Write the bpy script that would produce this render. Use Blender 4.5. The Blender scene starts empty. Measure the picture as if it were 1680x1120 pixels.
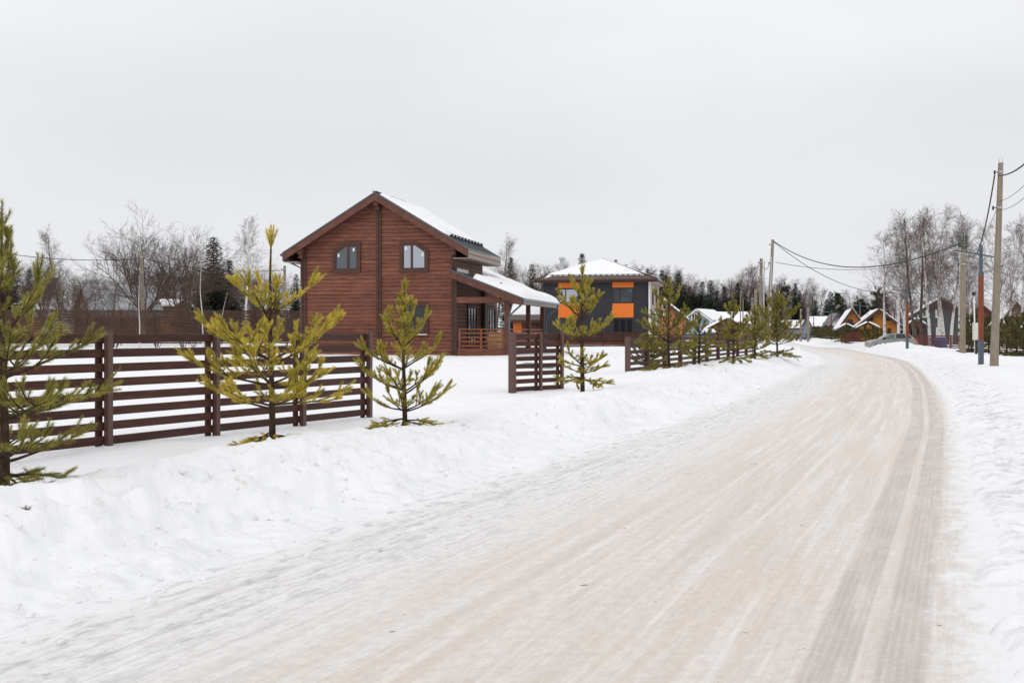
import bpy, math, random
import numpy as np
from mathutils import Vector, Matrix

random.seed(7)
RNG = np.random.default_rng(11)
scene = bpy.context.scene
col = scene.collection
R = math.radians
FPX = 1867.0          # focal length in photo pixels (1680 px wide, 40 mm lens)
HOR = 545.0           # horizon row of the photo
EYE = 1.6

# ------------------------------------------------------------------ camera
cam_d = bpy.data.cameras.new('camera')
cam_d.lens = 40.0
cam_d.sensor_width = 36.0
cam_d.clip_start = 0.1
cam_d.clip_end = 6000
cam_d.shift_y = -(560 - HOR) / 1680
cam_d.dof.use_dof = True
cam_d.dof.focus_distance = 26
cam_d.dof.aperture_fstop = 16.0
cam = bpy.data.objects.new('camera', cam_d)
col.objects.link(cam)
cam.location = (0, 0, EYE)
cam.rotation_euler = (R(90), 0, 0)
scene.camera = cam

# ------------------------------------------------------------------ sky: overcast
SUN_EL, SUN_ROT = R(38), R(-150)
world = bpy.data.worlds.new('World')
scene.world = world
world.use_nodes = True
nt = world.node_tree
nt.nodes.clear()
wo = nt.nodes.new('ShaderNodeOutputWorld')
bg = nt.nodes.new('ShaderNodeBackground')
bg.inputs['Strength'].default_value = 0.1
sky = nt.nodes.new('ShaderNodeTexSky')
sky.sky_type = 'NISHITA'
sky.sun_disc = False
sky.sun_elevation = SUN_EL
sky.sun_rotation = SUN_ROT
tc = nt.nodes.new('ShaderNodeTexCoord')
sep = nt.nodes.new('ShaderNodeSeparateXYZ')
nt.links.new(tc.outputs['Generated'], sep.inputs[0])
ramp = nt.nodes.new('ShaderNodeValToRGB')          # cloud deck brightness by elevation
cr = ramp.color_ramp
cr.elements[0].position = 0.0
cr.elements[0].color = (0.69, 0.70, 0.74, 1)
cr.elements[1].position = 1.0
cr.elements[1].color = (1.0, 1.0, 1.02, 1)
for p_, c_ in ((0.06, (0.745, 0.75, 0.78, 1)), (0.16, (0.78, 0.785, 0.805, 1)), (0.3, (0.84, 0.845, 0.86, 1))):
    e = cr.elements.new(p_); e.color = c_
nt.links.new(sep.outputs['Z'], ramp.inputs[0])
mp = nt.nodes.new('ShaderNodeMapping')
mp.inputs['Scale'].default_value = (1.0, 1.0, 3.2)
nt.links.new(tc.outputs['Generated'], mp.inputs[0])
nz = nt.nodes.new('ShaderNodeTexNoise')
nz.inputs['Scale'].default_value = 1.7
nz.inputs['Detail'].default_value = 4
nz.inputs['Roughness'].default_value = 0.42
nt.links.new(mp.outputs[0], nz.inputs['Vector'])
nr = nt.nodes.new('ShaderNodeMapRange')
nr.inputs['From Min'].default_value = 0.3
nr.inputs['From Max'].default_value = 0.7
nr.inputs['To Min'].default_value = 11.8
nr.inputs['To Max'].default_value = 9.9
nt.links.new(nz.outputs['Fac'], nr.inputs['Value'])
mul = nt.nodes.new('ShaderNodeVectorMath'); mul.operation = 'SCALE'
nt.links.new(ramp.outputs['Color'], mul.inputs[0])
nt.links.new(nr.outputs[0], mul.inputs['Scale'])
mixs = nt.nodes.new('ShaderNodeMixRGB')
mixs.inputs['Fac'].default_value = 0.96
nt.links.new(sky.outputs['Color'], mixs.inputs['Color1'])
nt.links.new(mul.outputs[0], mixs.inputs['Color2'])
nt.links.new(mixs.outputs['Color'], bg.inputs['Color'])
nt.links.new(bg.outputs[0], wo.inputs['Surface'])

sun_d = bpy.data.lights.new('sun', 'SUN')
sun_d.energy = 0.6
sun_d.angle = R(50)
sun_d.color = (1.0, 0.97, 0.93)
sun = bpy.data.objects.new('sun', sun_d)
col.objects.link(sun)
_az = R(-150)      # behind the camera, to the left
_sv = Vector((math.sin(_az) * math.cos(SUN_EL), math.cos(_az) * math.cos(SUN_EL), math.sin(SUN_EL)))
sun.rotation_euler = (-_sv).to_track_quat('-Z', 'Y').to_euler()

scene.view_settings.view_transform = 'Standard'
scene.view_settings.look = 'None'
scene.view_settings.gamma = 1
scene.view_settings.use_curve_mapping = False
scene.view_settings.exposure = 0.04

# ------------------------------------------------------------------ helpers: scene graph
def tag(o, label=None, cat=None, group=None, kind=None):
    if label: o['label'] = label
    if cat: o['category'] = cat
    if group: o['group'] = group
    if kind: o['kind'] = kind
    return o

def thing(name, label, cat, loc=(0, 0, 0), rz=0.0, group=None):
    o = bpy.data.objects.new(name, None)
    o.empty_display_size = 0.2
    col.objects.link(o)
    o.location = loc
    o.rotation_euler = (0, 0, rz)
    return tag(o, label, cat, group)

def children(o):
    return [c for c in o.children]

def copy_tree(o, parent=None):
    c = o.copy()
    col.objects.link(c)
    if parent: c.parent = parent
    for ch in list(o.children):
        copy_tree(ch, c)
    return c

def link_mesh(name, me, mats, parent=None, loc=None, kind=None, smooth=False):
    o = bpy.data.objects.new(name, me)
    col.objects.link(o)
    if not isinstance(mats, (list, tuple)): mats = [mats]
    if len(me.materials) == 0:
        for m in mats: me.materials.append(m)
    if parent: o.parent = parent
    if loc is not None: o.location = loc
    if kind: o['kind'] = kind
    if smooth:
        me.polygons.foreach_set('use_smooth', np.ones(len(me.polygons), dtype=bool))
    return o

def np_mesh(name, V, Fc, mat_idx=None):
    """V (n,3) verts, Fc (m,k) faces, all k-gons"""
    me = bpy.data.meshes.new(name)
    V = np.asarray(V, dtype=np.float32); Fc = np.asarray(Fc, dtype=np.int32)
    k = Fc.shape[1]
    me.vertices.add(len(V)); me.vertices.foreach_set('co', V.ravel())
    me.loops.add(Fc.size); me.loops.foreach_set('vertex_index', Fc.ravel())
    me.polygons.add(len(Fc)); me.polygons.foreach_set('loop_start', np.arange(0, Fc.size, k, dtype=np.int32))
    if mat_idx is not None:
        me.polygons.foreach_set('material_index', np.asarray(mat_idx, dtype=np.int32))
    me.update(calc_edges=True)
    return me

class MB:
    """collects shapes; build() links them as ONE mesh object"""
    def __init__(self):
        self.v = []; self.f = []; self.m = []
    def add(self, vs, fs, mi=0):
        n = len(self.v)
        self.v.extend([tuple(p) for p in vs])
        for f in fs:
            self.f.append([i + n for i in f]); self.m.append(mi)
        return self
    def box(self, x0, x1, y0, y1, z0, z1, mi=0):
        return self.add([(x0, y0, z0), (x1, y0, z0), (x1, y1, z0), (x0, y1, z0),
                         (x0, y0, z1), (x1, y0, z1), (x1, y1, z1), (x0, y1, z1)],
                        [(0, 3, 2, 1), (4, 5, 6, 7), (0, 1, 5, 4), (1, 2, 6, 5), (2, 3, 7, 6), (3, 0, 4, 7)], mi)
    def bar(self, a, b, w, h, up=(0, 0, 1), mi=0):
        a = Vector(a); b = Vector(b); d = (b - a).normalized(); up = Vector(up)
        s = d.cross(up)
        if s.length < 1e-4: s = d.cross(Vector((1, 0, 0)))
        s.normalize(); u = s.cross(d).normalized()
        vs = []
        for p in (a, b):
            for i, j in ((-1, -1), (1, -1), (1, 1), (-1, 1)):
                vs.append(p + s * (i * w / 2) + u * (j * h / 2))
        return self.add(vs, [(0, 1, 2, 3), (7, 6, 5, 4), (0, 4, 5, 1), (1, 5, 6, 2), (2, 6, 7, 3), (3, 7, 4, 0)], mi)
    def tube(self, pts, rad, n=8, mi=0, cap=True):
        pts = [Vector(p) for p in pts]
        if not isinstance(rad, (list, tuple)): rad = [rad] * len(pts)
        vs = []; fs = []
        for i, p in enumerate(pts):
            d = (pts[min(i + 1, len(pts) - 1)] - pts[max(i - 1, 0)]).normalized()
            s = d.cross(Vector((0, 0, 1)))
            if s.length < 0.05: s = d.cross(Vector((1, 0, 0)))
            s.normalize(); u = s.cross(d)
            for k in range(n):
                a = 2 * math.pi * k / n
                vs.append(p + (s * math.cos(a) + u * math.sin(a)) * rad[i])
        for i in range(len(pts) - 1):
            for k in range(n):
                k2 = (k + 1) % n
                fs.append((i * n + k, i * n + k2, (i + 1) * n + k2, (i + 1) * n + k))
        if cap:
            fs.append(tuple(range(n - 1, -1, -1)))
            fs.append(tuple((len(pts) - 1) * n + k for k in range(n)))
        return self.add(vs, fs, mi)
    def prism(self, poly, y0, y1, mi=0, axis='y'):
        """poly: list of (x,z) extruded along y; or (x,y) along z; or (y,z) along x"""
        n = len(poly)
        def P(a, b, t):
            return (a, t, b) if axis == 'y' else ((a, b, t) if axis == 'z' else (t, a, b))
        vs = [P(a, b, y0) for a, b in poly] + [P(a, b, y1) for a, b in poly]
        fs = [tuple(range(n)), tuple(range(2 * n - 1, n - 1, -1))]
        for i in range(n):
            j = (i + 1) % n
            fs.append((j, i, n + i, n + j))
        return self.add(vs, fs, mi)
    def slab(self, q, th, mi=0):
        """q: four points of the top; thickness th straight down"""
        vs = [Vector(p) for p in q] + [Vector(p) - Vector((0, 0, th)) for p in q]
        return self.add(vs, [(0, 1, 2, 3), (7, 6, 5, 4), (0, 4, 5, 1), (1, 5, 6, 2), (2, 6, 7, 3), (3, 7, 4, 0)], mi)
    def mesh(self, name):
        import bmesh
        me = bpy.data.meshes.new(name)
        me.from_pydata(self.v, [], self.f)
        bm = bmesh.new(); bm.from_mesh(me)
        bmesh.ops.recalc_face_normals(bm, faces=bm.faces)
        bm.to_mesh(me); bm.free()
        me.polygons.foreach_set('material_index', self.m)
        me.update()
        return me
    def build(self, name, mat, parent=None, kind=None, smooth=False, loc=None):
        return link_mesh(name, self.mesh(name), mat, parent, loc, kind, smooth)

# ------------------------------------------------------------------ helpers: numeric noise
def _h(ix, iy, seed):
    h = (ix.astype(np.int64) * 374761393 + iy.astype(np.int64) * 668265263 + seed * 974711) & 0xffffffff
    h = ((h ^ (h >> 13)) * 1274126177) & 0xffffffff
    h = h ^ (h >> 16)
    return (h & 0xffff) / 65535.0
def vnoise(x, y, seed=0):
    x = np.asarray(x, float); y = np.asarray(y, float)
    xi = np.floor(x); yi = np.floor(y); fx = x - xi; fy = y - yi
    fx = fx * fx * fx * (fx * (fx * 6 - 15) + 10); fy = fy * fy * fy * (fy * (fy * 6 - 15) + 10)
    a = _h(xi, yi, seed); b = _h(xi + 1, yi, seed); c = _h(xi, yi + 1, seed); d = _h(xi + 1, yi + 1, seed)
    return (a + (b - a) * fx + (c - a) * fy + (a - b - c + d) * fx * fy) * 2 - 1
def fbm(x, y, seed=0, oct=4, gain=0.5):
    t = 0; a = 1.0; s = 1.0
    for i in range(oct):
        # rotate each octave, so the lattice does not show
        ca, sa = math.cos(0.6 + i * 1.1), math.sin(0.6 + i * 1.1)
        t = t + a * vnoise((x * ca - y * sa) * s, (x * sa + y * ca) * s, seed + i * 17); a *= gain; s *= 2.03
    return t
def sstep(a, b, x):
    t = np.clip((x - a) / (b - a), 0, 1); return t * t * (3 - 2 * t)

# ------------------------------------------------------------------ road line and terrain
_ky = np.array([-60, -30, -9, 0, 5.2, 8.4, 13, 20.6, 27.2, 35, 49, 62, 73, 100, 166, 271, 500, 900.])
_kx = np.array([-26, -14, -5.9, -2.45, -0.4, 0.85, 2.6, 5.5, 7.9, 10.6, 15.2, 19.3, 22.1, 27.8, 41.5, 64, 110, 180.])
_yy = np.linspace(-60, 900, 9601)
_xx = np.interp(_yy, _ky, _kx)
for _ in range(3):
    for _w in (41,):
        k = np.ones(_w) / _w
        _xx = np.convolve(np.pad(_xx, _w // 2, mode='reflect', reflect_type='odd'), k, 'valid')
_dx = np.gradient(_xx, _yy)
_S = np.concatenate([[0], np.cumsum(np.hypot(np.diff(_xx), np.diff(_yy)))])
_cos = 1 / np.sqrt(1 + _dx ** 2)
def road_c(y): return np.interp(y, _yy, _xx)
def road_cos(y): return np.interp(y, _yy, _cos)
def road_s(y): return np.interp(y, _yy, _S)
HALF = 2.35
def road_d(x, y): return (road_c(y) - x) * road_cos(y)       # >0 on the left

MOUNDS = []   # (x, y, rx, ry, height)
def H(x, y):
    x = np.asarray(x, float); y = np.asarray(y, float)
    d = road_d(x, y); s = road_s(y)
    n1 = fbm(x * 0.45, y * 0.45, 3, 4); n2 = fbm(x * 1.7, y * 1.7, 5, 4); n3 = fbm(x * 6, y * 6, 9, 3)
    near = sstep(70, 20, y)
    # left side
    e = d - HALF + 0.16 * n2 + 0.22 * n1
    crest = 0.39 + 0.09 * n1 + 0.20 * np.exp(-((y - 60) / 14) ** 2) + 0.05 * fbm(s * 0.35, d * 0.2, 21, 3)
    yard = 0.20 + 0.27 * sstep(24, 54, y) + 0.42 * sstep(52, 82, y) * sstep(-7, -20, x) + 0.03 * n1
    bank = crest * (0.30 * sstep(-0.05, 0.9, e) + 0.70 * sstep(0.35, 1.95, e))
    lump = np.exp(-((e - 1.3) / 0.9) ** 2)
    left = bank + (yard - crest) * sstep(1.9, 3.5, e) + lump * (0.034 * n2 + 0.05 * n3 + 0.05 * np.maximum(0, fbm(x * 3.1, y * 3.1, 33, 3)) ** 1.3)
    left = left + 0.012 * n2 * sstep(2.5, 4, e) + 0.004 * n3
    # right side
    e2 = -d - HALF + 0.12 * n2
    hmound = 0.22 + 0.12 * sstep(66, 80, y) * sstep(118, 96, y) + 0.15 * sstep(100, 130, y)
    rb = np.exp(-((e2 - 2.6) / 1.7) ** 2) * hmound * sstep(34, 60, y)
    right = 0.05 * sstep(-0.05, 0.22, e2) + 0.09 * sstep(0.5, 3.2, e2) + rb * (1 + 0.18 * n2 + 0.14 * n3)
    right = right + 0.06 * n1 * sstep(2, 4, e2)
    tread = np.exp(-((e2 - 0.8) / 0.85) ** 2) * sstep(0.02, 0.2, e2)
    rid = fbm(s * 5.5 + 0.6 * n2, d * 1.3, 41, 3)
    right = right + tread * (0.062 * rid + 0.03 * n3) + 0.006 * n3 + 0.016 * n2
    h = np.where(d > 0, left, right)
    inside = np.where(d > 0, e, e2)
    h = np.where(inside < 0.05, np.minimum(h, -0.05 + 0.0 * h), h)
    blend = sstep(0.0, 0.3, inside)
    h = -0.05 * (1 - blend) + h * blend
    far = np.where(d < 0, 0.12, 0.0) * sstep(90, 150, y)
    h = h + far
    for mx, my, rx, ry, mh in MOUNDS:
        q = ((x - mx) / rx) ** 2 + ((y - my) / ry) ** 2
        h = h + mh * np.exp(-q ** 2) * (1 + 0.15 * n2 + 0.1 * n3) * sstep(0.3, 1.2, inside)
    return h
def hz(x, y): return float(H(np.array([x]), np.array([y]))[0])

def gp(px, py, z=0.2):
    """photo pixel on ground of height z -> x, y"""
    Y = (EYE - z) * FPX / (py - HOR)
    return (px - 840) / FPX * Y, Y
def xat(px, Y): return (px - 840) / FPX * Y
def zat(py, Y): return EYE + (HOR - py) / FPX * Y

MOUNDS += [(*gp(a_, b_, c_), r_, r_, -d_) for a_, b_, c_, r_, d_ in ((5, 795, .33, .22, .07), (445, 727, .33, .22, .07), (663, 695, .28, .2, .06), (955, 646, .25, .25, .07), (1097, 619, .27, .3, .08))]
MOUNDS += [(5.0, 33.0, 2.2, 1.8, 0.22), (31.6, 91, 4.0, 4.6, 0.24), (29.9, 94.5, 1.9, 4.0, 0.10), (16.3, 60, 1.4, 6, 0.16), (-3.2, 10.2, 0.9, 0.7, 0.05)]

# ------------------------------------------------------------------ materials
def new_mat(name):
    m = bpy.data.materials.new(name); m.use_nodes = True
    n = m.node_tree; b = n.nodes['Principled BSDF']
    b.inputs['Specular IOR Level'].default_value = 0.3
    return m, n, b
def nd(n, t, **kw):
    x = n.nodes.new(t)
    for k, v in kw.items():
        if k in x.inputs: x.inputs[k].default_value = v
        else: setattr(x, k, v)
    return x
def simple(name, c, rough=0.6, metal=0.0, var=0.15, scale=6.0, bump=0.0, bscale=40, spec=0.3, stretch=None, rnd=0.0, detail=4):
    """base colour with soft noise in value, optional grain bump and per-object variation"""
    m, n, b = new_mat(name)
    b.inputs['Roughness'].default_value = rough; b.inputs['Metallic'].default_value = metal
    b.inputs['Specular IOR Level'].default_value = spec
    t = nd(n, 'ShaderNodeTexCoord'); mpn = nd(n, 'ShaderNodeMapping')
    if stretch: mpn.inputs['Scale'].default_value = stretch
    n.links.new(t.outputs['Object'], mpn.inputs[0])
    vec = mpn.outputs[0]
    oi = nd(n, 'ShaderNodeObjectInfo')
    if rnd:
        sc = nd(n, 'ShaderNodeMath', operation='MULTIPLY'); sc.inputs[1].default_value = 37.0
        n.links.new(oi.outputs['Random'], sc.inputs[0])
        ad = nd(n, 'ShaderNodeVectorMath', operation='ADD')
        n.links.new(mpn.outputs[0], ad.inputs[0]); n.links.new(sc.outputs[0], ad.inputs[1])
        vec = ad.outputs[0]
    z = nd(n, 'ShaderNodeTexNoise', Scale=scale, Detail=detail, Roughness=0.6)
    n.links.new(vec, z.inputs['Vector'])
    mr = nd(n, 'ShaderNodeMapRange')
    mr.inputs['From Min'].default_value = 0.25; mr.inputs['From Max'].default_value = 0.75
    mr.inputs['To Min'].default_value = 1 - var; mr.inputs['To Max'].default_value = 1 + var
    n.links.new(z.outputs['Fac'], mr.inputs['Value'])
    fac = mr.outputs[0]
    if rnd:
        mr2 = nd(n, 'ShaderNodeMapRange'); mr2.inputs['To Min'].default_value = 1 - rnd; mr2.inputs['To Max'].default_value = 1 + rnd
        n.links.new(oi.outputs['Random'], mr2.inputs['Value'])
        mm = nd(n, 'ShaderNodeMath', operation='MULTIPLY')
        n.links.new(fac, mm.inputs[0]); n.links.new(mr2.outputs[0], mm.inputs[1]); fac = mm.outputs[0]
    vm = nd(n, 'ShaderNodeVectorMath', operation='SCALE'); vm.inputs[0].default_value = c
    n.links.new(fac, vm.inputs['Scale'])
    n.links.new(vm.outputs[0], b.inputs['Base Color'])
    if bump:
        z2 = nd(n, 'ShaderNodeTexNoise', Scale=bscale, Detail=3)
        n.links.new(vec, z2.inputs['Vector'])
        bp = nd(n, 'ShaderNodeBump', Strength=bump, Distance=0.02)
        n.links.new(z2.outputs['Fac'], bp.inputs['Height']); n.links.new(bp.outputs[0], b.inputs['Normal'])
    return m

def two_tone(name, c1, c2, scale, lo=0.4, hi=0.6, rough=0.7, stretch=None, rnd=True, spec=0.25, bump=0.0, transl=0.0, vary=0.0):
    m, n, b = new_mat(name)
    b.inputs['Roughness'].default_value = rough; b.inputs['Specular IOR Level'].default_value = spec
    t = nd(n, 'ShaderNodeTexCoord'); mpn = nd(n, 'ShaderNodeMapping')
    if stretch: mpn.inputs['Scale'].default_value = stretch
    n.links.new(t.outputs['Object'], mpn.inputs[0]); vec = mpn.outputs[0]
    if rnd:
        oi = nd(n, 'ShaderNodeObjectInfo'); sc = nd(n, 'ShaderNodeMath', operation='MULTIPLY'); sc.inputs[1].default_value = 53.0
        n.links.new(oi.outputs['Random'], sc.inputs[0])
        ad = nd(n, 'ShaderNodeVectorMath', operation='ADD')
        n.links.new(vec, ad.inputs[0]); n.links.new(sc.outputs[0], ad.inputs[1]); vec = ad.outputs[0]
    z = nd(n, 'ShaderNodeTexNoise', Scale=scale, Detail=5, Roughness=0.62)
    n.links.new(vec, z.inputs['Vector'])
    r = nd(n, 'ShaderNodeValToRGB'); r.color_ramp.elements[0].position = lo; r.color_ramp.elements[1].position = hi
    r.color_ramp.elements[0].color = (*c1, 1); r.color_ramp.elements[1].color = (*c2, 1)
    n.links.new(z.outputs['Fac'], r.inputs[0]); n.links.new(r.outputs[0], b.inputs['Base Color'])
    if vary:
        mv = nd(n, 'ShaderNodeMapRange'); mv.inputs['To Min'].default_value = 1 - vary; mv.inputs['To Max'].default_value = 1 + vary
        n.links.new(oi.outputs['Random'], mv.inputs['Value'])
        vs_ = nd(n, 'ShaderNodeVectorMath', operation='SCALE'); n.links.new(r.outputs[0], vs_.inputs[0]); n.links.new(mv.outputs[0], vs_.inputs['Scale'])
        n.links.new(vs_.outputs[0], b.inputs['Base Color'])
    if bump:
        bp = nd(n, 'ShaderNodeBump', Strength=bump, Distance=0.02)
        n.links.new(z.outputs['Fac'], bp.inputs['Height']); n.links.new(bp.outputs[0], b.inputs['Normal'])
    if transl:
        out = n.nodes['Material Output']; tr = nd(n, 'ShaderNodeBsdfTranslucent'); mx = nd(n, 'ShaderNodeMixShader'); mx.inputs[0].default_value = transl
        n.links.new(r.outputs[0], tr.inputs['Color']); n.links.new(b.outputs[0], mx.inputs[1]); n.links.new(tr.outputs[0], mx.inputs[2]); n.links.new(mx.outputs[0], out.inputs['Surface'])
    return m

def snow_material(name, dirt=True, base=(0.875, 0.88, 0.895)):
    m, n, b = new_mat(name)
    b.inputs['Roughness'].default_value = 0.85; b.inputs['Specular IOR Level'].default_value = 0.15
    t = nd(n, 'ShaderNodeTexCoord')
    z = nd(n, 'ShaderNodeTexNoise', Scale=0.9, Detail=6, Roughness=0.65); n.links.new(t.outputs['Object'], z.inputs['Vector'])
    r = nd(n, 'ShaderNodeValToRGB'); r.color_ramp.elements[0].position = 0.3; r.color_ramp.elements[1].position = 0.62
    r.color_ramp.elements[0].color = tuple(c * 0.955 for c in base) + (1,); r.color_ramp.elements[1].color = (*base, 1)
    n.links.new(z.outputs['Fac'], r.inputs[0]); outc = r.outputs[0]
    if dirt:      # sandy clods thrown up by the plough: a "dirt" attribute says where the bank is
        at = nd(n, 'ShaderNodeAttribute', attribute_name='dirt')
        z3 = nd(n, 'ShaderNodeTexNoise', Scale=2.6, Detail=7, Roughness=0.7); n.links.new(t.outputs['Object'], z3.inputs['Vector'])
        r3 = nd(n, 'ShaderNodeMapRange'); r3.inputs['From Min'].default_value = 0.60; r3.inputs['From Max'].default_value = 0.80
        n.links.new(z3.outputs['Fac'], r3.inputs['Value'])
        mu = nd(n, 'ShaderNodeMath', operation='MULTIPLY'); n.links.new(r3.outputs[0], mu.inputs[0]); n.links.new(at.outputs['Fac'], mu.inputs[1])
        mx = nd(n, 'ShaderNodeMixRGB'); n.links.new(mu.outputs[0], mx.inputs['Fac']); n.links.new(outc, mx.inputs['Color1'])
        mx.inputs['Color2'].default_value = (0.56, 0.48, 0.37, 1); outc = mx.outputs[0]
        at2 = nd(n, 'ShaderNodeAttribute', attribute_name='tread')
        mp4 = nd(n, 'ShaderNodeMapping'); mp4.inputs['Scale'].default_value = (2.2, 8.0, 3.0); mp4.inputs['Rotation'].default_value = (0, 0, 0.25); n.links.new(t.outputs['Object'], mp4.inputs[0])
        z4 = nd(n, 'ShaderNodeTexNoise', Scale=1.0, Detail=6, Roughness=0.68); n.links.new(mp4.outputs[0], z4.inputs['Vector'])
        r4 = nd(n, 'ShaderNodeMapRange'); r4.inputs['From Min'].default_value = 0.48; r4.inputs['From Max'].default_value = 0.66; r4.inputs['To Max'].default_value = 0.8
        n.links.new(z4.outputs['Fac'], r4.inputs['Value'])
        mu2 = nd(n, 'ShaderNodeMath', operation='MULTIPLY'); n.links.new(r4.outputs[0], mu2.inputs[0]); n.links.new(at2.outputs['Fac'], mu2.inputs[1])
        mx2 = nd(n, 'ShaderNodeMixRGB'); n.links.new(mu2.outputs[0], mx2.inputs['Fac']); n.links.new(outc, mx2.inputs['Color1'])
        mx2.inputs['Color2'].default_value = (0.52, 0.52, 0.535, 1); outc = mx2.outputs[0]  # grey stripes: dirty tread marks plus ridge shading painted into the colour
    n.links.new(outc, b.inputs['Base Color'])
    za = nd(n, 'ShaderNodeTexNoise', Scale=14, Detail=6, Roughness=0.7); n.links.new(t.outputs['Object'], za.inputs['Vector'])
    bp = nd(n, 'ShaderNodeBump', Strength=0.5, Distance=0.04); n.links.new(za.outputs['Fac'], bp.inputs['Height'])
    n.links.new(bp.outputs[0], b.inputs['Normal'])
    return m

M = {}
M['snow'] = snow_material('snow_ground')
M['roof_snow'] = snow_material('snow_roof', dirt=False)
M['plank'] = two_tone('stained_plank', (0.092, 0.035, 0.024), (0.245, 0.090, 0.054), 3.0, 0.34, 0.66, 0.55, stretch=(0.55, 4, 9), bump=0.15, vary=0.16)
M['plank_side'] = two_tone('stained_plank_shaded', (0.11, 0.058, 0.042), (0.175, 0.095, 0.07), 3.0, 0.3, 0.7, 0.6, stretch=(4, 0.55, 9), bump=0.15)  # same planks on the side wall, its shade put into a duller colour
M['rake'] = two_tone('stained_trim', (0.085, 0.034, 0.025), (0.15, 0.062, 0.045), 3.0, 0.3, 0.7, 0.55, stretch=(1, 1, 1), bump=0.1)
M['trim'] = two_tone('dark_trim', (0.055, 0.025, 0.018), (0.095, 0.043, 0.032), 4.0, 0.3, 0.7, 0.55)
M['rail'] = two_tone('railing_wood', (0.17, 0.055, 0.026), (0.27, 0.09, 0.042), 5.0, 0.3, 0.7, 0.55)
M['fence'] = two_tone('fence_board', (0.036, 0.0135, 0.0095), (0.083, 0.029, 0.020), 3.2, 0.3, 0.7, 0.5, stretch=(0.7, 6, 9), bump=0.12, vary=0.22)
M['fence_post'] = simple('fence_post', (0.10, 0.05, 0.043), 0.45, var=0.1, scale=3, rnd=0.1, spec=0.4)
M['fence_back'] = two_tone('fence_back_board', (0.05, 0.025, 0.018), (0.09, 0.045, 0.034), 2.0, 0.3, 0.7, 0.7)
M['fence_red'] = two_tone('fence_red_board', (0.085, 0.026, 0.02), (0.15, 0.048, 0.038), 2.0, 0.3, 0.7, 0.6)
M['roof_metal'] = simple('roof_metal', (0.075, 0.085, 0.095), 0.35, var=0.1, scale=2, spec=0.5)
M['roof_brown'] = simple('roof_tile_brown', (0.11, 0.075, 0.065), 0.5, var=0.2, scale=3, spec=0.3)
M['fascia'] = simple('fascia_board', (0.30, 0.24, 0.20), 0.6, var=0.15, scale=5, stretch=(8, 8, 1))
M['gutter'] = simple('gutter_metal', (0.075, 0.105, 0.135), 0.35, var=0.08, spec=0.5)
M['dark'] = simple('dark_interior', (0.012, 0.011, 0.011), 0.8)
M['black_metal'] = simple('black_metal', (0.02, 0.021, 0.023), 0.45, spec=0.4)
M['white_paint'] = simple('white_paint', (0.72, 0.72, 0.71), 0.5, var=0.06)
M['grey_siding'] = simple('charcoal_siding', (0.034, 0.035, 0.041), 0.55, var=0.12, scale=2.5, stretch=(0.4, 0.4, 3))
M['orange'] = simple('orange_panel', (0.72, 0.17, 0.022), 0.45, var=0.05, scale=2, rnd=0.05)
M['pale_siding'] = simple('pale_siding', (0.42, 0.36, 0.33), 0.6, var=0.12, stretch=(1, 1, 6))
M['salmon'] = two_tone('salmon_brick', (0.36, 0.12, 0.075), (0.46, 0.17, 0.11), 8, 0.35, 0.65, 0.8)
M['blue_siding'] = simple('blue_siding', (0.19, 0.28, 0.36), 0.6, var=0.08)
M['amber'] = two_tone('amber_timber', (0.46, 0.17, 0.035), (0.62, 0.27, 0.062), 1.5, 0.3, 0.7, 0.5, stretch=(0.6, 0.6, 5))
M['yellow'] = two_tone('yellow_timber', (0.62, 0.30, 0.035), (0.74, 0.40, 0.06), 1.5, 0.3, 0.7, 0.5)
M['brown_timber'] = two_tone('brown_timber', (0.10, 0.045, 0.03), (0.17, 0.075, 0.05), 2, 0.3, 0.7, 0.6)
M['darkgrey_wall'] = simple('dark_grey_wall', (0.085, 0.092, 0.098), 0.7, var=0.12, scale=2)
M['beige_wall'] = simple('beige_wall', (0.33, 0.24, 0.18), 0.7, var=0.12, scale=2)
M['grey_sheet'] = simple('grey_sheet', (0.26, 0.28, 0.32), 0.5, var=0.06)
M['concrete'] = two_tone('pole_concrete', (0.19, 0.155, 0.115), (0.29, 0.25, 0.195), 3.5, 0.3, 0.7, 0.85, stretch=(3, 3, 0.6), bump=0.2)
M['rust'] = two_tone('rust_red_paint', (0.17, 0.047, 0.024), (0.235, 0.067, 0.034), 3.0, 0.3, 0.7, 0.6)
M['blue_grey'] = simple('blue_grey_steel', (0.075, 0.095, 0.125), 0.45, var=0.08, spec=0.4)
M['steel'] = simple('galvanised', (0.42, 0.44, 0.46), 0.4, var=0.08, spec=0.5)
M['cable'] = simple('cable_black', (0.02, 0.02, 0.022), 0.6)
M['insulator'] = simple('insulator_green', (0.05, 0.075, 0.06), 0.4)
M['box_white'] = simple('cabinet_white', (0.60, 0.58, 0.52), 0.5, var=0.05)
M['pine_bark'] = two_tone('pine_bark', (0.022, 0.013, 0.009), (0.085, 0.048, 0.032), 22, 0.35, 0.65, 0.9, stretch=(1, 1, 0.5), bump=0.4)
M['needle_gold'] = two_tone('needles_golden', (0.29, 0.25, 0.035), (0.76, 0.62, 0.11), 5.0, 0.30, 0.62, 0.6, transl=0.4)
M['needle_mid'] = two_tone('needles_yellowgreen', (0.25, 0.225, 0.035), (0.68, 0.57, 0.11), 5.0, 0.32, 0.66, 0.6, transl=0.4)
M['needle_green'] = two_tone('needles_green', (0.17, 0.175, 0.045), (0.54, 0.47, 0.11), 5.0, 0.34, 0.70, 0.6, transl=0.4)
M['needle_far'] = two_tone('needles_olive', (0.18, 0.172, 0.045), (0.52, 0.44, 0.11), 3.0, 0.35, 0.68, 0.6, transl=0.4)
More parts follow.
